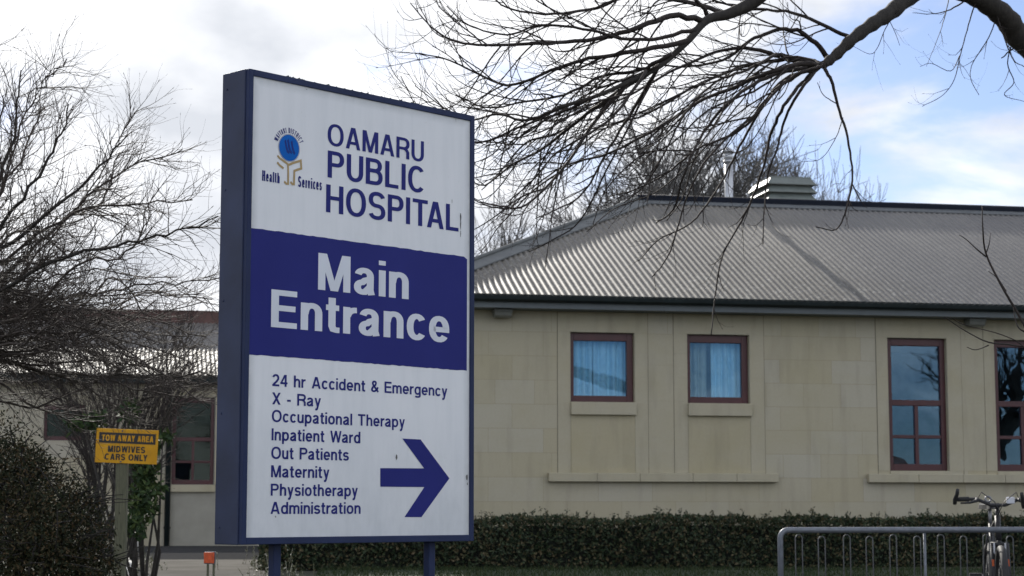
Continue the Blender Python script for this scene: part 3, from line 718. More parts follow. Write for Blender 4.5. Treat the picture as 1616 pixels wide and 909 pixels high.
# ------------------------------------------------------------------ rear wing on the left
WG = empty('hospital_wing', (-5.6, 33.0, 0.9), YAW)
tag(WG, 'lower rear wing with silvery corrugated roof and brown ridge, half hidden behind bare shrubs', 'building')
WW = [(-0.284, 0.439, 1.055, 2.56), (-2.45, -1.75, 1.8, 2.42)]
wall_with_openings('wall', -12, -0.39, -0.6, 2.8, WW[1:], 0.22, M['stone_wing'], WG)
wall_with_openings('wall', -0.388, 6.5, -0.6, 2.8, WW[:1], 0.22, M['render_wing'], WG, 0.02)
s = MB(); s.box(-12, -11.8, 0.25, 6.4, -0.6, 2.8); s.box(6.3, 6.5, 0.25, 6.4, -0.6, 2.8); s.box(-11.8, 6.3, 6.2, 6.4, -0.6, 2.8); s.build('wall', M['stone_wing'], WG)
s = MB(); s.box(-11.7, 6.2, 2.4, 2.5, 0, 2.75); s.box(-11.7, 6.2, 0.26, 6.1, 2.70, 2.74); s.build('interior', M['interior'], WG)
fr = window(WG, *WW[0], v=0.075, glass='glass_dim'); s = MB(); s.box(-0.31, 0.465, -0.04, 0.07, 0.93, 1.05); s.build('sill', M['stone_plain'], fr)
s = MB(); s.box(-0.37, -0.30, -0.006, 0.019, 1.06, 2.72); s.box(0.455, 0.53, -0.006, 0.019, 1.06, 2.72); s.box(-0.37, 0.53, -0.006, 0.019, 2.575, 2.72); s.build('window_surround', M['stone_plain'], WG)
fr = window(WG, *WW[1], v=0.075, tall=False, glass='glass_dim')
s = MB(); s.tube([(-0.34, -0.05, -0.5), (-0.34, -0.05, 2.62), (-0.34, -0.14, 2.80)], 0.047, 12); s.box(-0.40, -0.28, -0.06, 0.01, 0.3, 0.33); s.box(-0.40, -0.28, -0.06, 0.01, 1.9, 1.93); s.build('downpipe', M['gutter'], WG)
s = MB(); s.box(-12.2, 6.7, -0.30, -0.22, 2.79, 2.93); s.box(-12.2, 6.7, -0.22, 0.3, 2.78, 2.80); s.build('gutter', M['gutter'], WG)
wr = MB(); corr(wr, -12.25, 6.75, 3.45, 2.93, 4.30, lambda u, t, z: (u, -0.27 + t, z), spp=5); corr(wr, -12.25, 6.75, 3.45, 2.93, 4.30, lambda u, t, z: (u, 6.63 - t, z), spp=3)
WR = wr.build('roof', M['roof_wing'], WG)
s = MB(); s.box(-12.25, 6.75, 2.74, 2.80, 4.05, 4.345); s.box(-12.27, 6.77, 2.72, 3.30, 4.347, 4.362)
s.build('ridge_cap', M['brown_ridge'], WR)
ge = MB()
for u in (-12.0, 6.5):
    ge.face([(u, -0.05, 2.80), (u, 6.45, 2.80), (u, 3.18, 4.22)])
ge.build('gable', M['stone_wing'], WG)

# ------------------------------------------------------------------ hospital sign
SG = ground_z(6.8)
SIGN = empty('hospital_sign', (-0.96145, 6.8, SG), R(90 - 43.684))
tag(SIGN, 'tall navy framed white hospital direction sign on two posts with Main Entrance band', 'sign')
def Z(z): return z + EYE - SG
W_, T_, ZT, ZB = 1.172, 0.154, Z(1.6068), Z(-0.1188)
fx0, fx1, fz0, fz1 = 0.0245, 1.1495, Z(-0.0940), Z(1.5832)
c = MB()
c.box(0.004, fx0, 0.0, 0.02, ZB, ZT); c.box(fx1, W_, 0.0, 0.02, ZB, ZT); c.box(fx0, fx1, 0.0, 0.02, ZB, fz0); c.box(fx0, fx1, 0.0, 0.02, fz1, ZT)
c.build('frame', M['navy'], SIGN, bevel=0.002)
c = MB(); c.box(0, W_, 0.0205, T_, ZB - 0.001, ZT + 0.001); c.build('cabinet', M['navy_side'], SIGN, bevel=0.003)
c = MB()
for zf in (ZB + 0.06, ZB + 0.47, ZB + 0.88, ZB + 1.29, ZT - 0.06): c.tube([(0.0, 0.128, zf), (-0.0025, 0.128, zf)], 0.0042, 8)
c.build('rivets', M['navy_side'], SIGN)
c = MB(); c.face([(fx0, 0.006, fz0), (fx1, 0.006, fz0), (fx1, 0.006, fz1), (fx0, 0.006, fz1)]); FP = c.build('face_panel', M['sign_white'], SIGN)
c = MB(); rnd = random.Random(4); b0, b1 = Z(0.5600), Z(1.0212); xs = [0.0252 + (1.1345 - 0.0252) * i / 60 for i in range(61)]
j = [(rnd.uniform(-1, 1) * 0.0014, rnd.uniform(-1, 1) * 0.0014) for _ in xs]; j[-1] = (0, -0.010); 
for i in range(60): c.face([(xs[i], 0.0052, b0 + j[i][0]), (xs[i + 1], 0.0052, b0 + j[i + 1][0]), (xs[i + 1], 0.0052, b1 + j[i + 1][1]), (xs[i], 0.0052, b1 + j[i][1])])
BAND = c.build('entrance_band', M['vinyl'], SIGN)
for txt, t_, xa, xb, z_, cap in (('OAMARU', 0.135, 0.386, 0.890, 1.3775, 0.0835), ('PUBLIC', 0.142, 0.388, 0.899, 1.2530, 0.1035), ('HOSPITAL', 0.140, 0.382, 1.085, 1.1195, 0.1065)):
    c = MB(); text_faces(c, txt, t_, xa, xb, Z(z_), cap, 0.0050, 0.085, st=1.5); c.build('lettering', M['vinyl'], FP)
for txt, xa, xb, z_ in (('Main', 0.347, 0.811, 0.8225), ('Entrance', 0.125, 1.034, 0.6665)):
    c = MB(); text_faces(c, txt, 0.150, xa, xb, Z(z_), 0.1385, 0.0045, 0.075, st=1.72); c.build('lettering', M['letter_white'], BAND)
for s_, x1, z in (('24 hr Accident & Emergency', 1.025, 0.4515), ('X - Ray', 0.3686, 0.3850), ('Occupational Therapy', 0.796, 0.3215), ('Inpatient Ward', 0.566, 0.2545), ('Out Patients', 0.5087, 0.1880), ('Maternity', 0.4137, 0.1213), ('Physiotherapy', 0.5558, 0.0550), ('Administration', 0.5704, -0.0105)):
    c = MB(); text_faces(c, s_, 0.160, 0.136, x1, Z(z), 0.0435, 0.0050, 0.09, st=1.3); c.build('lettering', M['vinyl'], FP)
c = MB(); A = [(0.7833, 0.2785), (0.8804, 0.2776), (1.039, 0.1284), (0.8874, -0.0236), (0.7973, -0.0230), (0.9021, 0.0928), (0.6703, 0.0922), (0.6692, 0.1628), (0.9002, 0.1655)]
for q in ((0, 8, 2, 1), (8, 5, 2), (5, 4, 3, 2), (7, 6, 5, 8)): c.face([(A[i][0], 0.0050, Z(A[i][1])) for i in q])
c.build('arrow', M['vinyl'], FP)
EM = empty('emblem', (0, 0, 0)); EM.parent = SIGN
c = MB(); N = 48; ce = (0.1992, 1.3393); 
for r0, r1 in ((0.0, 0.0480),): c.face([(ce[0] + r1 * math.cos(2 * math.pi * i / N), 0.0050, Z(ce[1] + r1 * 1.02 * math.sin(2 * math.pi * i / N))) for i in range(N)])
c.build('disc', M['emblem_blue'], EM)
c = MB()
for i in range(N):
    a, b = 2 * math.pi * i / N, 2 * math.pi * (i + 1) / N
    c.face([(ce[0] + 0.0486 * math.cos(a), 0.0049, Z(ce[1] + 0.0496 * math.sin(a))), (ce[0] + 0.0515 * math.cos(a), 0.0049, Z(ce[1] + 0.0525 * math.sin(a))), (ce[0] + 0.0515 * math.cos(b), 0.0049, Z(ce[1] + 0.0525 * math.sin(b))), (ce[0] + 0.0486 * math.cos(b), 0.0049, Z(ce[1] + 0.0496 * math.sin(b)))][::-1])
c.build('disc_rim', plain('silver_vinyl', (0.34, 0.36, 0.40), 0.4), EM)
c = MB()
for pl in ([(0.1778, 1.364), (0.1845, 1.338), (0.1905, 1.3235), (0.1985, 1.318)], [(0.1907, 1.3675), (0.1975, 1.340), (0.2040, 1.325), (0.2110, 1.319)], [(0.2082, 1.3649), (0.2135, 1.341), (0.2190, 1.327), (0.2245, 1.3175)]):
    for w, y in ((0.0042, 0.0046),):
        for q in ribbon(pl, w): c.face([(x, y, Z(z)) for x, z in q])
    for q in ribbon([(x + 0.0038, z + 0.004) for x, z in pl], 0.0026): c.face([(x, 0.0044, Z(z)) for x, z in q])
c.build('feather_motif', M['vinyl'], EM)
c = MB(); k = 0
for pl, w in (([(0.1440, 1.3030), (0.1555, 1.2945), (0.1945, 1.2775), (0.1965, 1.2500), (0.1967, 1.2040), (0.1880, 1.2030), (0.1780, 1.2105)], 0.0085), ([(0.1436, 1.2776), (0.1555, 1.2680), (0.1742, 1.2590)], 0.0085),
              ([(0.1989, 1.2755), (0.2161, 1.2840), (0.2400, 1.2930), (0.2560, 1.2990), (0.2590, 1.2695), (0.2405, 1.2625), (0.2255, 1.2561), (0.2245, 1.2060), (0.2165, 1.2055), (0.2075, 1.2125)], 0.0088)):
    for q in ribbon(pl, w): c.face([(x, 0.0049 - 0.0001 * k, Z(z)) for x, z in q])
    k += 1
c.build('hands', M['tan'], EM)
for txt, xa, xb, z_, cap in (('Health', 0.0737, 0.1561, 1.2005, 0.0385), ('Services', 0.2446, 0.3596, 1.1990, 0.0405)):
    c = MB(); text_faces(c, txt, 0.15, xa, xb, Z(z_), cap, 0.0048, 0.10, st=1.05); c.build('lettering', M['vinyl'], EM)
c = MB()
rad = 0.0560
def on_arc(total, a0):
    def f(x, z):
        a = R(a0) - x / (rad + 0.008); r = rad + z
        return (ce[0] + r * math.cos(a), Z(ce[1]) + r * math.sin(a))
    return f
text_faces(c, 'WAITAKI  DISTRICT', 0.13, 0.0, 0.1540, 0, 0.0195, 0.0048, 0.20, curve=on_arc(0.154, 163), st=1.0)
c.build('lettering', M['vinyl'], EM)
for x in (0.200, 0.983):
    c = MB(); c.box(x, x + 0.034, 0.060, 0.094, -0.5, ZB - 0.001); c.build('post', M['navy'], SIGN, bevel=0.004)
c = MB()      # dirt runs, scuffs and moss
def blot(mb, x, z, w, h, n=11, seed=0, y=0.0047):
    r_ = random.Random(seed); mb.face([(x + w * math.cos(2 * math.pi * i / n) * r_.uniform(0.5, 1.1), y, Z(z) + h * math.sin(2 * math.pi * i / n) * r_.uniform(0.6, 1.1)) for i in range(n)])
for i, (x, z, w, h) in enumerate(((1.0967, 1.180, 0.004, 0.022), (1.0972, 1.150, 0.0032, 0.022), (1.0968, 1.112, 0.0022, 0.016), (1.0475, 1.240, 0.0015, 0.010), (1.0675, 1.5755, 0.0012, 0.008), (1.136, 0.133, 0.006, 0.013), (1.139, 0.108, 0.003, 0.006), (0.7525, 0.207, 0.006, 0.012), (0.16, -0.02, 0.003, 0.005), (0.28, 1.574, 0.003, 0.002))): blot(c, x, z, w, h, 11, i)
c.build('dirt_run', M['stain'], FP)
c = MB()
for k in range(26):
    r_ = random.Random(k); x = 0.18 + r_.random() ** 1.5 * 0.7; c.tube([(x - r_.uniform(0.004, 0.016), r_.uniform(0.0, 0.12), ZT + 0.001), (x, 0.02, ZT + r_.uniform(0.002, 0.006)), (x + r_.uniform(0.004, 0.016), r_.uniform(0, 0.1), ZT + 0.001)], [0.002, r_.uniform(0.003, 0.006), 0.002], 5)
c.build('moss_tuft', M['moss'], SIGN)

# ------------------------------------------------------------------ tow away sign
D_ = 13.6; p0 = at(190, 800, D_)
TS = empty('parking_sign', (p0.x, D_, ground_z(D_)), R(2.0))
tag(TS, 'small yellow tow away parking notice with black lettering on a grey timber post', 'sign')
def tz(py): return at(190, py, D_).z - ground_z(D_)
k = D_ / F_PX
c = MB(); c.box(-0.040, 0.040, 0.0, 0.08, -0.4, tz(722)); c.build('post', M['timber'], TS, bevel=0.006)
xa, xb = (149.5 - 190) * k, (246.5 - 190) * k; zt, zb = tz(677), tz(731)
c = MB(); c.box(xa, xb, -0.008, -0.002, zb, zt); PNL = c.build('notice_panel', M['yellow'], TS, bevel=0.001)
tilt = R(2.2)
PNL.rotation_euler = (0, tilt, 0)
zt2 = zt; H_ = zt - zb
for bz in (zb + H_ * 0.94, zb + H_ * 0.045):
    c = MB(); c.tube([(0.0, -0.008, bz), (0.0, -0.0125, bz)], 0.0065, 8); c.build('bolt', M['steel_dark'], PNL)
c = MB(); c.box(xa + 0.02, xb - 0.018, -0.0095, -0.0081, zb + H_ * 0.575, zb + H_ * 0.885); BB = c.build('black_band', M['black'], PNL)
c = MB(); text_faces(c, 'TOW AWAY AREA', 0.20, xa + 0.040, xb - 0.034, zb + H_ * 0.640, H_ * 0.175, -0.0105, 0.10, st=1.05); c.build('lettering', M['yellow'], PNL)
c = MB(); text_faces(c, 'MIDWIVES', 0.21, xa + 0.088, xb - 0.088, zb + H_ * 0.315, H_ * 0.185, -0.0095, 0.11, st=1.1); c.build('lettering', M['black'], PNL)
c = MB(); text_faces(c, 'CARS ONLY', 0.21, xa + 0.068, xb - 0.068, zb + H_ * 0.085, H_ * 0.185, -0.0095, 0.11, st=1.1); c.build('lettering', M['black'], PNL)
PNL.location = (0, 0, 0); piv = Vector((0, 0, (zt + zb) / 2)); PNL.location = piv - Matrix.Rotation(tilt, 3, 'Y') @ piv

# orange marker by the path
D2 = 12.0; p1 = at(330, 880, D2); gz2 = ground_z(D2)
MK = empty('marker_stake', (p1.x, D2, gz2), R(-32))
tag(MK, 'low orange plate marker on two thin legs beside the concrete path', 'marker')
zc_ = p1.z - gz2
c = MB(); c.box(-0.040, 0.040, -0.004, 0.004, zc_ - 0.035, zc_ + 0.033); c.build('plate', M['orange'], MK, bevel=0.002)
c = MB(); c.box(-0.044, 0.044, 0.005, 0.010, zc_ - 0.040, zc_ + 0.038); c.build('backing', M['steel'], MK)
for x in (-0.028, 0.02):
    c = MB(); c.box(x, x + 0.012, 0.011, 0.020, -0.2, zc_ - 0.005); c.build('leg', M['timber'], MK)

# ------------------------------------------------------------------ bicycle rack
D3 = 13.75; a3 = at(1231, 832, D3); g3 = ground_z(D3)
RK = empty('bicycle_rack', (a3.x, D3, g3), YAW)
tag(RK, 'grey galvanised bicycle rack with a top rail and thin wheel hoops', 'rack')
hz = a3.z - g3; RLEN = 3.2
c = MB(); r = 0.021; cor = [(0 + 0.06 * (1 - math.cos(R(q))), 0, hz - r - 0.06 + 0.06 * math.sin(R(q))) for q in range(0, 91, 15)]
c.tube([(0, 0, -0.05)] + cor + [(RLEN - 0.06, 0, hz - r)] + [(RLEN - 0.06 + 0.06 * math.sin(R(q)), 0, hz - r - 0.06 + 0.06 * math.cos(R(q))) for q in range(15, 91, 15)] + [(RLEN, 0, -0.05)], r, 12); c.build('rail_frame', M['steel'], RK)
c = MB(); c.tube([(0.03, 0, 0.14), (RLEN - 0.03, 0, 0.14)], 0.012, 8); c.build('lower_rail', M['steel_dark'], RK)
for i in range(17):
    x = 0.135 + i * 0.181; tilt_ = 0.35 if i % 2 == 0 else 0.5; w = 0.026; r_ = random.Random(i); x += r_.uniform(-0.006, 0.006)
    top = hz - 0.055 - (0.012 if i % 2 else 0); c = MB()
    if i == 4 + 1 and False: pass
    pts = [(x - w, -0.20, 0.0), (x - w, -0.012, 0.16)] if False else [(x - w, 0.0, 0.14)]
    pts += [(x - w, 0, top - w)] + [(x - w * math.cos(R(q)), 0, top - w + w * math.sin(R(q))) for q in range(20, 180, 20)] + [(x + w, 0, top - w), (x + w, 0, 0.14)]
    c.tube(pts, 0.0042, 6); c.build('wheel_hoop', M['steel_dark'], RK)
c = MB(); c.tube([(1.10, 0, 0.15), (1.10, 0, hz - 2 * r)], 0.011, 8); c.build('upright', M['steel'], RK)

# ------------------------------------------------------------------ bicycles
def bike(name, loc, rz, label, paint, paint2, bar_ends=True, steer=0.0):
    t = empty(name, loc, rz); tag(t, label, 'bicycle', 'bicycles parked in the rack')
    WR_, WB = 0.325, 1.05       # local x forward, rear hub at x = 0
    rh, fh = Vector((0, 0, WR_)), Vector((WB, 0, WR_)); bb = Vector((0.42, 0, 0.29)); seat = Vector((0.24, 0, 0.80)); ht = Vector((0.835, 0, 0.83)); hb = Vector((0.885, 0, 0.68))
    def wheel(nm, c):
        e = MB(); e.torus(c, (0, 1, 0), WR_ - 0.028, 0.027, 48, 10); w = e.build('wheel', M['tyre'], t)
        e = MB(); e.torus(c, (0, 1, 0), WR_ - 0.062, 0.011, 48, 8); e.bar(c + Vector((0, -0.05, 0)), c + Vector((0, 0.05, 0)), 0.018, 12); e.build('rim', M['bike_black'], w)
        e = MB()
        for k in range(28):
            q = 2 * math.pi * k / 28; e.bar(c + Vector((0.015 * math.cos(q + 0.6), 0.028 * (-1) ** k, 0.015 * math.sin(q + 0.6))), c + Vector(((WR_ - 0.065) * math.cos(q), 0, (WR_ - 0.065) * math.sin(q))), 0.0012, 4)
        e.build('spokes', M['steel_dark'], w)
        return w
    wheel('w', rh); wheel('w', fh)
    e = MB(); e.tube([bb, seat], 0.017, 10); e.tube([seat + Vector((0.01, 0, -0.05)), ht], 0.018, 10); e.tube([bb, hb + Vector((0, 0, 0.02))], 0.023, 10); e.tube([ht + Vector((-0.008, 0, 0.03)), hb], 0.022, 10)
    for s in (-1, 1): e.tube([bb + Vector((-0.03, 0.03 * s, 0)), rh + Vector((0, 0.06 * s, 0))], 0.010, 8); e.tube([seat + Vector((0, 0.02 * s, -0.06)), rh + Vector((0, 0.06 * s, 0))], 0.009, 8)
    e.build('frame', paint, t)
    e = MB(); crown = hb + Vector((0.015, 0, -0.03)); e.tube([hb, crown], 0.018, 10); e.tube([crown + Vector((0, -0.062, 0)), crown + Vector((0, 0.062, 0))], 0.019, 10)
    for s in (-1, 1): e.tube([crown + Vector((0, 0.055 * s, 0.01)), crown + (fh - crown) * 0.5 + Vector((0, 0.055 * s, 0)), fh + Vector((0, 0.055 * s, 0))], [0.017, 0.018, 0.014], 10)
    fk = e.build('fork', paint2, t)
    for s in (-1, 1):
        e = MB(); q = crown + (fh - crown) * 0.12; e.box(q.x + 0.015, q.x + 0.026, 0.040 * s - 0.006, 0.040 * s + 0.006, q.z - 0.03, q.z + 0.05); e.build('brake_arm', M['bike_white'], fk, bevel=0.003)
        e = MB(); q = crown + (fh - crown) * 0.42 + Vector((0.03, 0.055 * s, 0)); e.box(q.x - 0.012, q.x - 0.002, q.y - 0.008, q.y + 0.008, q.z - 0.03, q.z + 0.03); e.build('reflector', M['reflector'], fk, bevel=0.003)
    e = MB(); st = ht + Vector((-0.02, 0, 0.09)); cl = st + Vector((0.085, 0, 0.02)); e.tube([ht, st], 0.016, 10); e.tube([st, cl], 0.018, 10); e.build('stem', M['bike_black'], t)
    e = MB(); bpts = []
    for i in range(13):
        y = -0.31 + 0.62 * i / 12; bpts.append(cl + Vector((-0.055 * max(0, abs(y) - 0.05), y, 0.045 * max(0, min(1, (abs(y) - 0.05) / 0.1)))))
    e.tube(bpts, 0.0135, 10); HBAR = e.build('handlebar', M['bike_black'], t)
    for s in (-1, 1):
        i0 = 0 if s < 0 else 12; i1 = 2 if s < 0 else 10
        e = MB(); e.tube([bpts[i0], bpts[i1]], 0.019, 10); e.build('grip', M['rubber'], HBAR)
        q = bpts[3 if s < 0 else 9]; e = MB(); e.tube([q, q + Vector((0.03, 0, -0.012)), q + Vector((0.055, 0.05 * s, -0.026)), q + Vector((0.05, 0.12 * s, -0.03))], [0.016, 0.013, 0.009, 0.007], 8); e.build('brake_lever', M['bike_black'], HBAR)
        e = MB(); e.tube([q + Vector((0.02, 0, -0.01)), q + Vector((0.10, -0.03 * s, 0.05)), q + Vector((0.13, -0.12 * s, -0.02)), q + Vector((0.09, -0.18 * s, -0.14))], 0.0035, 6); e.build('cable', M['bike_black'], HBAR)
        if bar_ends:
            e = MB(); e.tube([bpts[i0] + Vector((-0.02, 0, -0.035)), bpts[i0], bpts[i0] + Vector((0.055, -0.012 * s, 0.035)), bpts[i0] + Vector((0.085, -0.016 * s, 0.07))], [0.015, 0.016, 0.015, 0.013], 10); e.build('bar_end', M['rubber'], HBAR)
    e = MB(); e.box(cl.x - 0.02, cl.x + 0.03, 0.06, 0.12, cl.z + 0.01, cl.z + 0.06); e.build('lamp', M['bike_white'], HBAR, bevel=0.008)
    e = MB(); e.torus(cl + Vector((0.0, -0.07, 0.045)), (1, 0, 0.3), 0.020, 0.008, 20, 8); e.build('bell', M['alloy'], HBAR)
    sp = seat + Vector((-0.04, 0, 0.13)); e = MB(); e.bar(seat, sp, 0.014, 10); e.build('seat_post', M['alloy'], t)
    e = MB(); prof = [(-0.15, 0.075), (-0.10, 0.078), (-0.04, 0.055), (0.03, 0.026), (0.10, 0.020), (0.135, 0.014)]
    ring = []
    for x, w in prof:
        ring.append([(sp.x + x, y * w, sp.z + 0.03 - 0.018 * abs(y) ** 2 + (0.012 if x < -0.1 else 0) - dz) for y, dz in ((-1, 0.03), (-0.9, 0.0), (0, 0), (0.9, 0), (1, 0.03))])
    for a, b in zip(ring[:-1], ring[1:]):
        for i in range(4): e.face([a[i], b[i], b[i + 1], a[i + 1]], True)
        e.face([a[4], b[4], b[0], a[0]], True)
    e.face(ring[0]); e.face(ring[-1][::-1]); e.build('saddle', M['rubber'], t)
    e = MB(); e.torus(bb + Vector((0, -0.05, 0)), (0, 1, 0), 0.085, 0.006, 30, 6); e.bar(bb + Vector((0, -0.07, 0)), bb + Vector((0, 0.07, 0)), 0.018, 10)
    for s in (-1, 1): e.tube([bb + Vector((0, 0.07 * s, 0)), bb + Vector((0.12 * s, 0.08 * s, -0.12 * s))], 0.009, 8)
    CK = e.build('crankset', M['alloy'], t)
    for s in (-1, 1):
        e = MB(); q = bb + Vector((0.12 * s, 0.13 * s, -0.12 * s)); e.box(q.x - 0.045, q.x + 0.045, q.y - 0.045, q.y + 0.045, q.z - 0.011, q.z + 0.011); e.build('pedal', M['bike_black'], CK)
    return t
def place_bike(px, D, heading, **kw):
    """front hub under photo column px at distance D; heading = direction the front points, degrees from +x"""
    h = R(heading); x = (px - CX) / F_PX * D
    return bike('bicycle', (x - 1.05 * math.cos(h), D - 1.05 * math.sin(h), ground_z(D) + 0.0), h, **kw)
b1 = place_bike(1573, 14.05, -99, label='black mountain bicycle with bar ends, front wheel held in the rack', paint=M['bike_black'], paint2=M['bike_black'])
b2 = place_bike(1668, 13.55, -120, label='blue and white bicycle cut by the right edge, beside the black bicycle', paint=M['bike_blue'], paint2=M['bike_white'], bar_ends=True)

# ------------------------------------------------------------------ trees and shrubs
def smooth_path(pts, per=6):
    P = [pts[0] * 2 - pts[1]] + pts + [pts[-1] * 2 - pts[-2]]; out = []
    for i in range(1, len(P) - 2):
        for k in range(per):
            t = k / per; a, b, c, d = P[i - 1], P[i], P[i + 1], P[i + 2]
            out.append(0.5 * ((2 * b) + (c - a) * t + (2 * a - 5 * b + 4 * c - d) * t * t + (3 * b - a - 3 * c + d) * t ** 3))
    out.append(pts[-1]); return out
def rvec(rng): return Vector((rng.gauss(0, 1), rng.gauss(0, 1), rng.gauss(0, 1)))
def sides_for(r): return 12 if r > 0.05 else 8 if r > 0.02 else 5 if r > 0.007 else 4 if r > 0.004 else 3
def shoot(mb, rng, p, d, L, r, grav, up, wob, seg, tip=0.35, bud=0.0):
    n = max(3, int(L / seg)); st = L / n; pts = [p.copy()]; rs = [r]; dirs = [d.copy()]
    for i in range(n):
        t = (i + 1) / n
        d = (d + rvec(rng) * wob + Vector((0, 0, grav + up * t * t))).normalized(); p = p + d * st
        pts.append(p.copy()); rs.append(r * (1 - (1 - tip) * t)); dirs.append(d.copy())
    mb.tube(pts, rs, sides_for(r), caps=False)
    if bud: mb.tube([pts[-1], pts[-1] + d * bud, pts[-1] + d * bud * 2.4], [rs[-1], rs[-1] * 2.0, rs[-1] * 0.5], 4, caps=False)
    return pts, rs, dirs
def twiggy(mb, rng, pts, rs, spacing, lens, spread, cfgs, lvl=0, t0=0.1, bias=None):
    """side shoots all along a branch; cfgs: per level (grav, up, wob, seg, spacing, (l0, l1), spread, rscale)"""
    acc = 0.0; tot = sum((b - a).length for a, b in zip(pts[:-1], pts[1:])); run = 0.0; nxt = tot * t0 + rng.uniform(0, spacing)
    for i in range(len(pts) - 1):
        a, b = pts[i], pts[i + 1]; seg = (b - a).length
        while nxt < run + seg:
            t = (nxt - run) / max(seg, 1e-6); p = a.lerp(b, t); r = rs[i] + (rs[i + 1] - rs[i]) * t; d = (b - a).normalized()
            side = rvec(rng); side = (side - d * side.dot(d)).normalized()
            dd = (d + side * rng.uniform(*spread) + (bias if bias else Vector((0, 0, 0)))).normalized()
            g, u, w, sg, sp2, l2, spr2, rk = cfgs[lvl]
            fr = nxt / tot; L = rng.uniform(*lens) * (1.15 - 0.55 * fr)
            rr = min(r * 0.75, rk * (0.6 + 0.6 * L / max(lens)))
            q, qr, _ = shoot(mb, rng, p, dd, L, rr, g * rng.uniform(0.4, 1.5), u * rng.uniform(0.3, 1.5), w, sg, bud=0.007 if rr < 0.004 else 0)
            if lvl + 1 < len(cfgs): twiggy(mb, rng, q, qr, sp2, l2, spr2, cfgs, lvl + 1, 0.12, bias)
            nxt += spacing * rng.uniform(0.4, 1.7)
        run += seg

def guide(mb, rng, spec, D, r0, r1, dj=0.35, px_r=True):
    """a hand placed limb: (column, row) way points of the limb as photographed, given depth by its own random walk"""
    q = []; d = D
    for i, (x, y) in enumerate(spec):
        if i: d += rng.uniform(-dj, dj)
        q.append(at(x, y, d))
    pts = smooth_path(q, 5); n = len(pts); rs = [r0 + (r1 - r0) * (i / (n - 1)) ** 0.8 for i in range(n)]
    pts = [p + rvec(rng) * min(0.012, rs[i] * 0.25) for i, p in enumerate(pts)]
    mb.tube(pts, rs, sides_for(r0), caps=True)
    return pts, rs

# ---- overhanging tree, trunk to the right of the view
rng = random.Random(11)
TB = Vector((8.7, 12.9, ground_z(12.9)))
OT = empty('overhanging_tree', TB)
tag(OT, 'large bare deciduous tree whose dark arching limbs overhang the roof from the right', 'tree')
tk = MB(); fork = Vector((8.25, 12.7, 2.9))
tpts = smooth_path([TB + Vector((0.02, 0, -0.3)), TB + Vector((-0.05, 0, 0.6)), TB + Vector((-0.22, -0.05, 1.5)), fork], 5); tk.tube(tpts, [0.36 - 0.14 * i / (len(tpts) - 1) + (0.12 if i < 3 else 0) for i in range(len(tpts))], 14)
limb = smooth_path([fork, at(1900, 250, 12.2), at(1720, 150, 12.1), at(1616, 66, 12.0), at(1590, 32, 11.9), at(1562, 8, 11.8), at(1530, -10, 11.7), at(1480, -22, 11.5), at(1440, -8, 11.4), at(1405, 20, 11.25), at(1377, 38, 11.15), at(1345, 62, 11.05), at(1318, 88, 11.0), at(1299, 103, 10.95)], 6)
nl = len(limb); lr = [0.07 * (1 - i / (nl - 1)) + 0.026 + 0.004 * math.sin(i * 1.7) for i in range(nl)]; tk.tube(limb, lr, 12)
limb2 = smooth_path([fork, Vector((7.7, 12.2, 4.8)), Vector((6.2, 11.2, 6.1)), at(1900, -330, 10.8), at(1560, -240, 10.7), at(1330, -110, 10.6), at(1235, -40, 10.5), at(1190, 2, 10.5), at(1150, 22, 10.45), at(1115, 32, 10.4), at(1085, 65, 10.3), at(1040, 105, 10.2), at(990, 130, 10.1), at(940, 152, 10.0), at(880, 170, 9.9)], 6)
n2 = len(limb2); l2r = [0.125 * (1 - i / (n2 - 1)) ** 2.3 + 0.010 + 0.008 * (1 - i / (n2 - 1)) for i in range(n2)]; tk.tube(limb2, l2r, 12)
for q in ([fork, Vector((8.6, 12.9, 4.2)), Vector((9.2, 13.2, 5.8)), Vector((9.6, 13.0, 7.6))], [fork, Vector((8.4, 13.4, 4.5)), Vector((8.5, 14.4, 6.2)), Vector((8.4, 15.2, 7.8))], [Vector((8.4, 12.8, 3.6)), Vector((8.9, 11.8, 5.2)), Vector((9.6, 10.9, 6.4))]):
    q = smooth_path(q, 5); tk.tube(q, [0.13 - 0.09 * i / (len(q) - 1) for i in range(len(q))], 10)
tk.build('trunk', M['bark'], OT).matrix_parent_inverse = Matrix.Translation(-TB)
cw = MB()
CF = [(-0.105, 0.50, 0.06, 0.05, 0.10, (0.10, 0.36), (0.35, 0.95), 0.0050), (-0.06, 0.46, 0.07, 0.035, 0.09, (0.05, 0.14), (0.4, 0.9), 0.0032)]
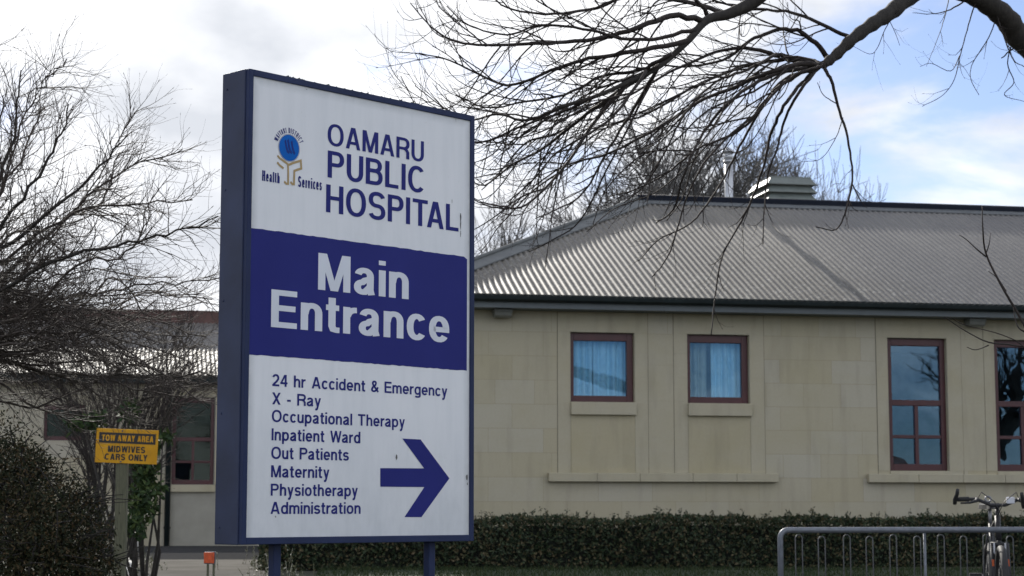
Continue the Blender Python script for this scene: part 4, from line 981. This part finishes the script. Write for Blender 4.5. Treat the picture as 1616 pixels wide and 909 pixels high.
GUIDES = [
 ([(1299,103),(1262,95),(1225,86),(1180,76),(1130,82),(1060,112),(990,152),(925,178)], .019,.005, 11.0),
 ([(1299,103),(1250,110),(1200,127),(1150,162),(1112,207),(1085,262),(1062,330),(1035,352)], .016,.004, 10.9),
 ([(1299,103),(1270,101),(1220,112),(1160,137),(1100,163),(1030,207),(960,242),(890,262),(835,300)], .018,.004, 10.8),
 ([(1295,105),(1265,132),(1237,168),(1217,212),(1203,268),(1178,335),(1142,400),(1128,470),(1123,528)], .014,.0035, 11.0),
 ([(1300,105),(1312,128),(1322,167),(1337,217),(1345,275),(1336,328),(1320,362),(1288,358)], .012,.003, 10.9),
 ([(1290,108),(1258,150),(1238,192),(1226,235),(1212,275),(1206,330),(1204,385)], .011,.003, 10.7),
 ([(1280,105),(1230,132),(1192,187),(1162,242),(1130,302),(1090,352),(1040,378),(1008,412)], .013,.003, 11.2),
 ([(1310,92),(1280,62),(1240,46),(1190,60),(1140,95),(1080,105),(1010,100)], .018,.005, 11.2),
 ([(1299,103),(1255,120),(1215,150),(1185,190),(1150,215),(1100,235),(1050,275),(1000,300),(960,310)], .014,.003, 10.6),
 ([(1345,62),(1300,40),(1250,20),(1200,15),(1140,5),(1080,-15)], .014,.005, 11.3),
 ([(1115,32),(1060,26),(1000,46),(940,62),(860,67),(780,71),(720,66),(680,42),(648,5)], .020,.003, 10.4),
 ([(1040,105),(980,142),(920,184),(860,232),(805,262),(765,292),(740,283)], .015,.003, 10.2),
 ([(1085,65),(1000,82),(930,92),(870,112),(800,134),(745,112),(700,92),(660,85)], .016,.003, 10.2),
 ([(1150,22),(1080,2),(1000,-6),(930,15),(860,22),(800,12),(768,-14)], .016,.004, 10.5),
 ([(990,130),(932,202),(892,262),(832,322),(785,328),(752,318)], .012,.003, 10.1),
 ([(1040,105),(1000,172),(962,232),(922,302),(880,330),(845,345)], .012,.003, 10.3),
 ([(940,152),(880,180),(820,200),(760,225),(710,215),(670,190),(632,120)], .010,.0025, 9.9),
 ([(880,170),(830,190),(785,180),(740,190),(700,170),(655,135)], .010,.0025, 9.8),
 ([(1060,85),(1010,110),(950,120),(890,150),(830,160),(770,170),(720,150)], .013,.003, 10.0),
 ([(1000,125),(940,170),(880,210),(830,225),(790,270),(760,300)], .012,.003, 10.4),
 ([(1020,112),(975,175),(940,205),(880,240),(840,285),(800,320)], .010,.003, 9.9),
 ([(1120,30),(1090,-10),(1050,-40),(1000,-50)], .015,.006, 10.6),
 ([(1299,103),(1240,95),(1170,105),(1090,140),(1020,180),(960,200),(900,245),(870,300)], .015,.003, 11.1),
 ([(1100,45),(1040,60),(980,60),(920,45),(850,40),(800,55),(740,40),(705,10)], .013,.003, 10.2),
 ([(1225,86),(1180,110),(1130,130),(1080,180),(1050,240),(1020,290),(985,320)], .010,.003, 10.7),
]
for k in range(9):           # further limbs of the same habit behind and before those
    sp, r0, r1, D = GUIDES[rng.choice((0, 1, 2, 6, 7, 8, 9, 11, 12, 14, 15, 18, 19, 20, 22, 24))]; jx, jy = rng.uniform(-90, 90), rng.uniform(-70, 80)
    GUIDES.append(([(x + jx * i / (len(sp) - 1), y + jy * min(1, i / 2) * (0.4 + 0.6 * i / (len(sp) - 1)) + rng.uniform(-8, 8) * (i > 0)) for i, (x, y) in enumerate(sp)], r0 * rng.uniform(0.45, 0.7), r1 * 0.9, D + rng.uniform(-0.6, 0.8)))
for spec, r0, r1, D in GUIDES:
    pts, rs = guide(cw, rng, spec, D, r0, r1, 0.22)
    hang = spec[-1][1] > 340
    twiggy(cw, rng, pts, rs, 0.15 if hang else 0.092, (0.08, 0.25) if hang else (0.22, 0.80), (0.3, 0.95), CF, 0, 0.45 if hang else 0.12)
for spec, r0, r1, D in [([(1540,2),(1528,40),(1516,85),(1506,125),(1488,150),(1455,168)], .006,.002, 11.7), ([(1516,85),(1500,112),(1470,100),(1452,105)], .004,.0015, 11.7), ([(1575,20),(1560,60),(1535,100),(1532,125),(1545,150)], .005,.002, 11.9),
                        ([(1420,12),(1400,40),(1385,75),(1372,85),(1345,72)], .004,.0015, 11.2), ([(1530,-5),(1500,15),(1470,22),(1440,20)], .007,.002, 11.6), ([(1630,90),(1605,75),(1580,92)], .010,.004, 12.1), ([(1600,60),(1590,100),(1600,130),(1585,150),(1616,160)], .005,.002, 12.0),
                        ([(1570,12),(1585,60),(1600,95),(1616,105),(1640,120)], .006,.002, 11.8), ([(1500,-15),(1490,30),(1480,60),(1462,105)], .004,.0015, 11.6), ([(1400,25),(1412,50),(1420,72)], .003,.0015, 11.2), ([(1322,165),(1300,150),(1290,130)], .004,.002, 10.9), ([(1330,185),(1320,215),(1296,250),(1265,255)], .004,.0015, 10.9)]:
    pts, rs = guide(cw, rng, spec, D, r0, r1, 0.12); twiggy(cw, rng, pts, rs, 0.17, (0.05, 0.22), (0.3, 0.9), CF, 0, 0.2)
# the unseen part of the crown, over and right of the view
for k in range(26):
    a = Vector((rng.uniform(7.0, 10.6), rng.uniform(10.4, 15.6), rng.uniform(5.5, 8.0))); d = Vector((a.x - 8.4, a.y - 12.6, rng.uniform(0, 2))).normalized()
    pts, rs, _ = shoot(cw, rng, Vector((8.4, 12.8, 4.6)).lerp(a, 0.55), d, rng.uniform(1.6, 3.2), 0.03, -0.02, 0.02, 0.10, 0.25); twiggy(cw, rng, pts, rs, 0.3, (0.4, 1.0), (0.3, 0.9), CF[:1], 0, 0.1)
o = cw.build('crown', M['twig'], OT); o.matrix_parent_inverse = Matrix.Translation(-TB)

def rooted(name, base, label, cat, trunk_mb, crown_mb, tm, cm, group=None):
    r_ = empty(name, base); tag(r_, label, cat, group)
    for nm, mb, m in (('trunk', trunk_mb, tm), ('crown', crown_mb, cm)):
        o = mb.build(nm, m, r_); o.matrix_parent_inverse = Matrix.Translation(-Vector(base))
    return r_

# ---- bare tree at the left edge
rng = random.Random(23)
LB = Vector((-3.35, 9.3, ground_z(9.3)))
tk, cw = MB(), MB()
hub = Vector((-3.1, 9.2, 2.0)); q = smooth_path([LB - Vector((0, 0, 0.2)), LB + Vector((0.05, 0, 0.7)), hub], 5); tk.tube(q, [0.13 - 0.04 * i / (len(q) - 1) for i in range(len(q))], 12)
CL = [(0.0, 0.10, 0.17, 0.04, 0.042, (0.06, 0.24), (0.4, 1.1), 0.0032), (0.0, 0.12, 0.16, 0.03, 0.05, (0.03, 0.09), (0.5, 1.1), 0.0024)]
LG = [
 ([(-130,520),(-60,400),(-5,300),(25,200),(30,110)], .030,.004), ([(-130,520),(-60,430),(20,330),(85,240),(108,165)], .026,.004), ([(-130,520),(-40,430),(70,340),(150,275),(200,212)], .026,.004),
 ([(-120,530),(0,440),(100,345),(200,266),(292,238)], .024,.003), ([(-120,530),(10,410),(120,335),(215,322),(305,315)], .022,.003), ([(-110,540),(50,430),(160,392),(262,372),(346,344)], .024,.003),
 ([(-60,380),(0,300),(40,180),(75,125),(107,93)], .010,.002), ([(-130,540),(-30,560),(90,592),(200,590),(344,595)], .024,.003), ([(-130,540),(-10,600),(80,648),(190,660)], .020,.003),
 ([(-110,540),(60,480),(150,462),(258,447),(344,440)], .018,.003), ([(-130,540),(0,460),(70,482),(140,502),(180,516)], .022,.006), ([(-120,500),(-60,330),(-40,200),(-20,80)], .025,.005),
 ([(-120,520),(30,500),(120,420),(200,400),(240,330)], .018,.003), ([(-110,540),(-20,500),(60,520),(150,560),(240,600)], .018,.003), ([(-100,480),(10,380),(60,360),(110,410),(150,400)], .016,.003),
 ([(100,345),(160,320),(190,240)], .008,.003), ([(120,500),(180,440),(230,500),(296,546)], .008,.003), ([(-120,600),(40,640),(130,610),(250,560),(310,545)], .014,.003), ([(-120,420),(-20,260),(10,150)], .016,.004), ([(-100,460),(20,280),(60,190),(70,170)], .014,.004),
 ([(-120,560),(20,560),(110,540),(210,470),(330,470)], .015,.003), ([(-120,470),(-20,470),(60,400),(140,300),(215,180)], .016,.003),
]
for k in range(26):
    ty = rng.uniform(380, 660); tx = rng.uniform(120, 345) if ty > 430 else rng.uniform(60, 230); yy = rng.uniform(420, 600)
    LG.append(([(-120, yy), (tx * 0.15, yy * 0.7 + ty * 0.3 + rng.uniform(-30, 30)), (tx * 0.55, (yy + ty) / 2 + rng.uniform(-45, 25)), (tx, ty)], rng.uniform(.010, .020), .003))
for sp, r0, r1 in LG:
    D = 9.2 + rng.uniform(-0.9, 0.9); start = sp[0][0] < -90
    if start:
        qs = [hub] + [at(x, y, 9.2 + (D - 9.2) * min(1, (i + 0.6) / 2)) for i, (x, y) in enumerate(sp)]
        pts = smooth_path(qs, 5)
    else: pts = smooth_path([at(x, y, D) for x, y in sp], 5)
    n = len(pts); rs = [max(0.003, r0 * 0.42 * (1 - i / (n - 1)) ** 0.8 + r1 * 0.7) for i in range(n)]
    pts = [p + rvec(rng) * 0.008 for p in pts]
    (tk if r0 > .023 else cw).tube(pts, rs, sides_for(r0)); upper = sp[-1][1] < 350
    twiggy(cw, rng, pts, rs, 0.026 if upper else 0.045, (0.12, 0.46), (0.35, 1.1), CL, 0, 0.08)
rooted('bare_tree', LB, 'dense bare twiggy tree filling the left edge, shoots reaching towards the hospital sign', 'tree', tk, cw, M['bark'], M['twig_grey'])

# ---- vase shaped bare shrub in front of the wing
rng = random.Random(31)
SB = at(180, 800, 20.0); SB.z = ground_z(20)
tk, cw = MB(), MB()
CS = [(0.02, 0.05, 0.09, 0.09, 0.10, (0.12, 0.35), (0.3, 0.8), 0.007), (0.02, 0.05, 0.1, 0.06, 0.1, (0.08, 0.2), (0.4, 0.9), 0.005)]
for k in range(14):
    tx = rng.uniform(20, 350); ty = rng.uniform(480, 560) + abs(tx - 180) * 0.2; D = 20 + rng.uniform(-1.0, 1.0)
    b = SB + Vector((rng.uniform(-0.3, 0.3), rng.uniform(-0.25, 0.25), -0.1)); m = at(180 + (tx - 180) * rng.uniform(0.3, 0.5), 700 - rng.uniform(0, 40), D)
    pts = smooth_path([b, m, at(180 + (tx - 180) * 0.75, 600 + rng.uniform(-15, 15), D), at(tx, ty, D)], 5); n = len(pts); r0 = rng.uniform(0.012, 0.026)
    rs = [max(0.006, r0 * (1 - i / n)) for i in range(n)]; tk.tube(pts, rs, 7); twiggy(cw, rng, pts, rs, 0.06, (0.35, 1.0), (0.25, 0.7), CS, 0, 0.3)
rooted('bare_shrub', SB, 'many-stemmed bare shrub fanning out in front of the rear wing roof', 'shrub', tk, cw, M['bark'], M['twig'])

# ---- recursive winter tree for the background
def winter_tree(seed, base, height, spread, levels=5, r0=0.22, lean=0.0, wide=1.0, half=None):
    rng = random.Random(seed); tk, cw = MB(), MB()
    def rec(p, d, L, r, lv):
        pts, rs, ds = shoot(tk if lv < 2 else cw, rng, p, d, L, r, 0.0, 0.08, 0.07 + 0.02 * lv, L / 5, tip=0.62)
        if lv >= levels: return
        for k in range(rng.choice((4, 5, 5) if half else (3, 4, 4)) if lv else (7 if half else 5)):
            i = rng.randint(2, len(pts) - 1); dd = ds[i]; side = rvec(rng); side = (side - dd * side.dot(dd)).normalized()
            nd = (dd + side * rng.uniform(0.35, 0.85) * spread + Vector((0, 0, 0.12))).normalized(); rec(pts[i], nd, L * rng.uniform(0.55, 0.80), max(0.008, rs[i] * rng.uniform(0.5, 0.68)), lv + 1)
        rec(pts[-1], (ds[-1] + rvec(rng) * 0.15).normalized(), L * rng.uniform(0.6, 0.8), max(0.008, rs[-1] * 0.72), lv + 1)
    rec(Vector(base) - Vector((0, 0, 0.2)), Vector((lean, 0, 1)).normalized(), height * 0.30, r0, 0)
    # grown to its height, leaned upright over its root and spread to its crown width
    zs = sorted(v[2] for v in cw.v); k = height / (zs[int(len(zs) * 0.995)] - base[2])
    xs = sorted(v[0] for v in cw.v if v[2] > base[2] + 0.35 * height / k); lo, hi = xs[int(len(xs) * 0.05)], xs[int(len(xs) * 0.95)]
    kx = 2 * half / (hi - lo) if half else k * wide; mid = ((lo + hi) / 2 - base[0]) * kx if half else 0.0
    for m in (tk, cw):
        out = []
        for x, y, z in m.v:
            h = (z - base[2]) * k; out.append((base[0] + (x - base[0]) * kx - mid * min(1.0, max(0.0, h / (0.6 * height))), base[1] + (y - base[1]) * kx, base[2] + h))
        m.v = out
    return tk, cw
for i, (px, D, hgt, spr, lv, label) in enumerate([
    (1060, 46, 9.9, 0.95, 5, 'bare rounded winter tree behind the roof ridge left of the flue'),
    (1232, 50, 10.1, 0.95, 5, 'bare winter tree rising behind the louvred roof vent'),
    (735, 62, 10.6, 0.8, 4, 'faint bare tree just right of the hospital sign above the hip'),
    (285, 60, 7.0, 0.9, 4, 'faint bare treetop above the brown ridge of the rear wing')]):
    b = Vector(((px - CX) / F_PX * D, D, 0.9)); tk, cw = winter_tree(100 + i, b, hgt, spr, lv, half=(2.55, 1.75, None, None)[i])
    rooted('winter_tree', b, label, 'tree', tk, cw, M['twig_hazed'], M['twig_hazed'], 'bare trees behind the hospital roofs')

# ---- street tree to the right of the view: what the tall windows mirror
b = Vector((23.7, -3.0, ground_z(-3.0))); tk, cw = winter_tree(77, b, 8.0, 0.9, 4, 0.26, -0.10, 1.1)
rooted('street_tree', b, 'stout bare roadside tree out of view, mirrored in the tall windows', 'tree', tk, cw, M['bark'], M['twig'])

# ---- sapling shoots at the right
rng = random.Random(5); pb = Vector((2.55, 8.2, ground_z(8.2))); tk, cw = MB(), MB()
for sp, r0, r1 in [([(1760,760),(1690,640),(1640,560),(1612,505),(1580,450),(1556,400),(1551,360),(1550,325)], .009,.0022), ([(1556,405),(1540,392),(1525,378),(1514,371)], .0035,.0015), ([(1556,400),(1561,385),(1563,368)], .003,.0015), ([(1700,650),(1660,575),(1625,530),(1606,515),(1598,480)], .006,.002), ([(1700,640),(1650,560),(1600,545),(1560,540),(1525,523),(1490,500)], .005,.0018), ([(1690,640),(1640,590),(1616,548),(1580,528),(1520,512),(1500,500)], .004,.0015), ([(1560,545),(1540,552),(1526,548)], .003,.0014), ([(1760,760),(1720,600),(1690,480),(1680,380)], .008,.002), ([(1588,460),(1575,440),(1560,428)], .003, .0014)]:
    D = 8.2; q = smooth_path([at(x, y, D + rng.uniform(-0.06, 0.06)) for x, y in sp], 5); n = len(q); rs = [r0 + (r1 - r0) * i / (n - 1) for i in range(n)]
    if sp[0][0] >= 1690: q = [pb + Vector((0, 0, -0.05))] + q; rs = [r0 * 1.2] + rs
    (tk if r0 > .007 else cw).tube(q, rs, 6)
rooted('sapling', pb, 'thin bare sapling shoots reaching up before the roof near the right edge', 'sapling', tk, cw, M['twig'], M['twig'])

# ---- leaf clumps
def leaf(mb, rng, c, L, W, nrm=None, fold=0.25):
    d = rvec(rng).normalized(); n = (nrm + rvec(rng) * 0.7).normalized() if nrm else rvec(rng).normalized()
    s = d.cross(n); 
    if s.length < 1e-3: s = d.orthogonal()
    s.normalize(); n = s.cross(d)
    a = c; b = c + d * L * 0.5 + s * W * 0.5 + n * W * fold; e = c + d * L; f = c + d * L * 0.5 - s * W * 0.5 + n * W * fold
    k = len(mb.v); mb.v += [tuple(a), tuple(b), tuple(e), tuple(f)]; mb.f.append((k, k + 1, k + 2, k + 3)); mb.sm.append(False)

# hedge along the wall
rng = random.Random(9)
HB = Vector((-2.5, 19.72 - 2.5 * 0.19, 0.9)); HG = empty('hedge', HB, YAW)
tag(HG, 'clipped dark green hedge running along the foot of the limestone wall', 'hedge')
lf, stm = MB(), MB(); HL, HT, HD = 12.5, 0.53, 0.62
bump_ = [rng.uniform(-1, 1) for _ in range(80)]
def htop(x): i = x / 0.22; a = int(i) % 79; t = i - int(i); return HT + 0.035 * (bump_[a] * (1 - t) + bump_[a + 1] * t)
for k in range(34000):
    x = rng.uniform(0, HL if k % 4 else 10); w = rng.random(); tp = htop(x)
    if w < 0.55: v = abs(rng.gauss(0, 0.075)); z = rng.uniform(0.0, tp); nrm = Vector((0, -1, 0.3))
    elif w < 0.95: v = rng.uniform(0, HD); z = tp - abs(rng.gauss(0, 0.045)); nrm = Vector((0, -0.2, 1))
    else: v = rng.uniform(0, HD); z = rng.uniform(0, tp); x = abs(rng.gauss(0, 0.05)); nrm = Vector((-1, 0, 0.2))
    v -= 0.05 * math.sin(x * 3.1 + z * 4)
    leaf(lf, rng, Vector((x, v, z)), rng.uniform(0.030, 0.058), rng.uniform(0.018, 0.032), nrm)
for k in range(190):           # young shoots standing above the clipped line
    x = rng.uniform(0, 10.5); v = rng.uniform(0.0, HD * 0.8); z = htop(x) - 0.03; d = Vector((rng.gauss(0, 0.25), rng.gauss(0, 0.25), 1)).normalized(); L = rng.uniform(0.05, 0.13)
    stm.tube([(x, v, z - 0.1), Vector((x, v, z)) + d * L], [0.003, 0.0015], 4)
    for j in range(int(L * 90) + 3): leaf(lf, rng, Vector((x, v, z)) + d * L * rng.random() + rvec(rng) * 0.008, rng.uniform(0.025, 0.042), rng.uniform(0.012, 0.02))
for k in range(120):
    x = rng.uniform(0, HL); v = HD / 2 + rng.uniform(-0.12, 0.12); stm.tube([(x, v, -0.05), (x + rng.uniform(-0.1, 0.1), v + rng.uniform(-0.1, 0.1), 0.25), (x + rng.uniform(-0.2, 0.2), v + rng.uniform(-0.2, 0.2), 0.45)], [0.012, 0.008, 0.004], 5)
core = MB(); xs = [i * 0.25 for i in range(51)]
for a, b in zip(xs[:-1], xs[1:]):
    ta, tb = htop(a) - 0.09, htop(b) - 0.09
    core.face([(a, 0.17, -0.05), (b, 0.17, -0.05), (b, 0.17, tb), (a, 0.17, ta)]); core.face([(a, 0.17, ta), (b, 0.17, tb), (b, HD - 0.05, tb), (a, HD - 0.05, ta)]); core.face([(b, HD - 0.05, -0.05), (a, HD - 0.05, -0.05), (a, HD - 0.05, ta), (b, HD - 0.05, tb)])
core.build('dark_core', plain('hedge_dark_core', (0.010, 0.013, 0.008), 0.95, 0, 0.5, 60), HG)  # dark sheets inside the hedge, its inner shade put into the colour
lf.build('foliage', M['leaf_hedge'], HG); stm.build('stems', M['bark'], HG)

def leafy(name, base, label, blobs, nleaf, size, mat, stems, seed, cat='bush', twigs=0):
    rng = random.Random(seed); r_ = empty(name, base); tag(r_, label, cat)
    inv = Matrix.Translation(-Vector(base)); f, s = MB(), MB()
    tot = sum(b[1] ** 2 for b in blobs)
    for c, rad, sq in blobs:
        c = Vector(c)
        for k in range(int(nleaf * rad ** 2 / tot)):
            d = rvec(rng).normalized(); q = c + Vector((d.x * rad, d.y * rad, d.z * rad * sq)) * (rng.random() ** 0.28) * rng.uniform(0.8, 1.12)
            leaf(f, rng, q, rng.uniform(*size), rng.uniform(*size) * 0.45, d)
        for k in range(int(twigs * rad ** 2 / tot)):
            d = rvec(rng).normalized(); d.z = abs(d.z) * 0.7; q = c + d * rad * rng.uniform(0.6, 0.95); e = q + (d + rvec(rng) * 0.5).normalized() * rng.uniform(0.06, 0.2)
            s.tube([q, q.lerp(e, 0.5) + rvec(rng) * 0.008, e], [0.0028, 0.0022, 0.0014], 4)
        for k in range(stems):
            e = c + rvec(rng) * rad * 0.4; s.tube([Vector(base) + rvec(rng) * 0.05, Vector(base).lerp(e, 0.5) + rvec(rng) * 0.06, e], [0.018, 0.012, 0.005], 6)
    o = s.build('branches', M['bark'], r_); o.matrix_parent_inverse = inv
    o = f.build('foliage', mat, r_); o.matrix_parent_inverse = inv
    return r_
gb = Vector((-2.25, 8.1, ground_z(8.1)))
bl = [(at(30, 800, 8.1), 0.30, 0.9), (at(100, 830, 7.9), 0.21, 1.0), (at(-60, 760, 8.3), 0.36, 1.0), (at(10, 745, 8.2), 0.17, 0.9), (at(85, 890, 7.8), 0.26, 1.0), (at(-20, 900, 8.0), 0.42, 1.0), (at(140, 900, 7.9), 0.13, 1.2), (at(125, 800, 8.0), 0.09, 1), (at(55, 735, 8.2), 0.08, 1), (at(60, 980, 8.0), 0.36, 0.9)]
leafy('evergreen_bush', gb, 'dark olive-brown evergreen bush in the lower left corner', bl, 42000, (0.012, 0.026), M['leaf_olive'], 4, 41, twigs=500)
gb = at(225, 860, 14.6); gb.z = ground_z(14.6)
bl = [(at(228, 745, 14.6), 0.11, 1.0), (at(225, 790, 14.5), 0.13, 1.1), (at(205, 700, 14.7), 0.10, 1.0), (at(240, 705, 14.7), 0.09, 0.9), (at(250, 770, 14.6), 0.05, 1), (at(150, 665, 14.9), 0.09, 0.8), (at(205, 650, 14.9), 0.09, 0.8), (at(215, 830, 14.4), 0.09, 1.1), (at(120, 670, 15.0), 0.07, 0.8), (at(262, 690, 14.6), 0.05, .8)]
leafy('leafy_shrub', gb, 'green-leaved shrub close behind the yellow tow away notice', bl, 1500, (0.04, 0.085), M['leaf_green'], 1, 43, 'shrub')

# weeds by the path, grass on the lawn
rng = random.Random(3); wd = MB()
for k in range(520):
    y = rng.uniform(13.5, 21); y = y if k % 3 else rng.uniform(16, 22); xx = (LP(y) - 0.22 + rng.gauss(0, 0.2)) if k % 3 else RP(y) + 0.1 + rng.gauss(0, 0.15)
    p = Vector((xx, y, ground_z(y))); L = rng.uniform(0.03, 0.20) * (1 if k % 4 else 1.5)
    e = p + Vector((rng.gauss(0, 0.04), rng.gauss(0, 0.04), L)); wd.tube([p, e], [0.003, 0.0015], 3)
    for j in range(rng.randint(2, 7)): leaf(wd, rng, p.lerp(e, rng.uniform(0.3, 1.05)), rng.uniform(0.015, 0.04), rng.uniform(0.010, 0.02))
tag(wd.build('weeds', M['weed']), 'straggling pale weeds along both edges of the concrete path', 'weeds', kind='stuff')
gs = MB()
for k in range(9000):
    y = rng.uniform(17.6, 19.55); xx = rng.uniform(-1.9, 6.5); z = ground_z(y) + 0.012; h = rng.uniform(0.02, 0.055); dx, dy = rng.gauss(0, 0.014), rng.gauss(0, 0.014); w = 0.004
    gs.face([(xx - w, y, z), (xx + w, y, z), (xx + dx, y + dy, z + h)])
tag(gs.build('grass', M['blade']), 'short rough grass in front of the clipped hedge', 'grass', kind='stuff')

# ------------------------------------------------------------------ across the road, behind the camera: mirrored in the panes
HS = empty('cream_house', (24.0, -12.0, 0.0), R(180 - 30)); tag(HS, 'cream weatherboard house across the road, seen only mirrored in the panes', 'house')
wall_with_openings('wall', -7, 7, 0, 2.7, [(-5.2, -3.4, 0.9, 2.1), (-1, 0, 0.05, 2.1), (2.2, 4.6, 0.9, 2.1)], 0.2, M['cream'], HS)
s = MB(); s.box(-7, -6.8, 0.21, 7, 0, 2.7); s.box(6.8, 7, 0.21, 7, 0, 2.7); s.box(-6.8, 6.8, 6.8, 7, 0, 2.7); s.build('wall', M['cream'], HS)
for a, b in ((-5.2, -3.4), (2.2, 4.6)):
    s = MB(); s.box(a, b, 0.08, 0.12, 0.9, 2.1); s.build('window', M['darkglass'], HS)
s = MB(); s.box(-1, 0, 0.08, 0.13, 0.05, 2.1); s.build('door', M['house_roof'], HS)
s = MB(); e_ = [(-7.5, -0.5, 2.7), (7.5, -0.5, 2.7), (7.5, 7.5, 2.7), (-7.5, 7.5, 2.7)]; r1_, r2_ = (-3.5, 3.5, 4.6), (3.5, 3.5, 4.6)
s.face([e_[0], e_[1], r2_, r1_]); s.face([e_[2], e_[3], r1_, r2_]); s.face([e_[1], e_[2], r2_]); s.face([e_[3], e_[0], r1_]); s.face(e_[::-1]); s.build('roof', M['house_roof'], HS)
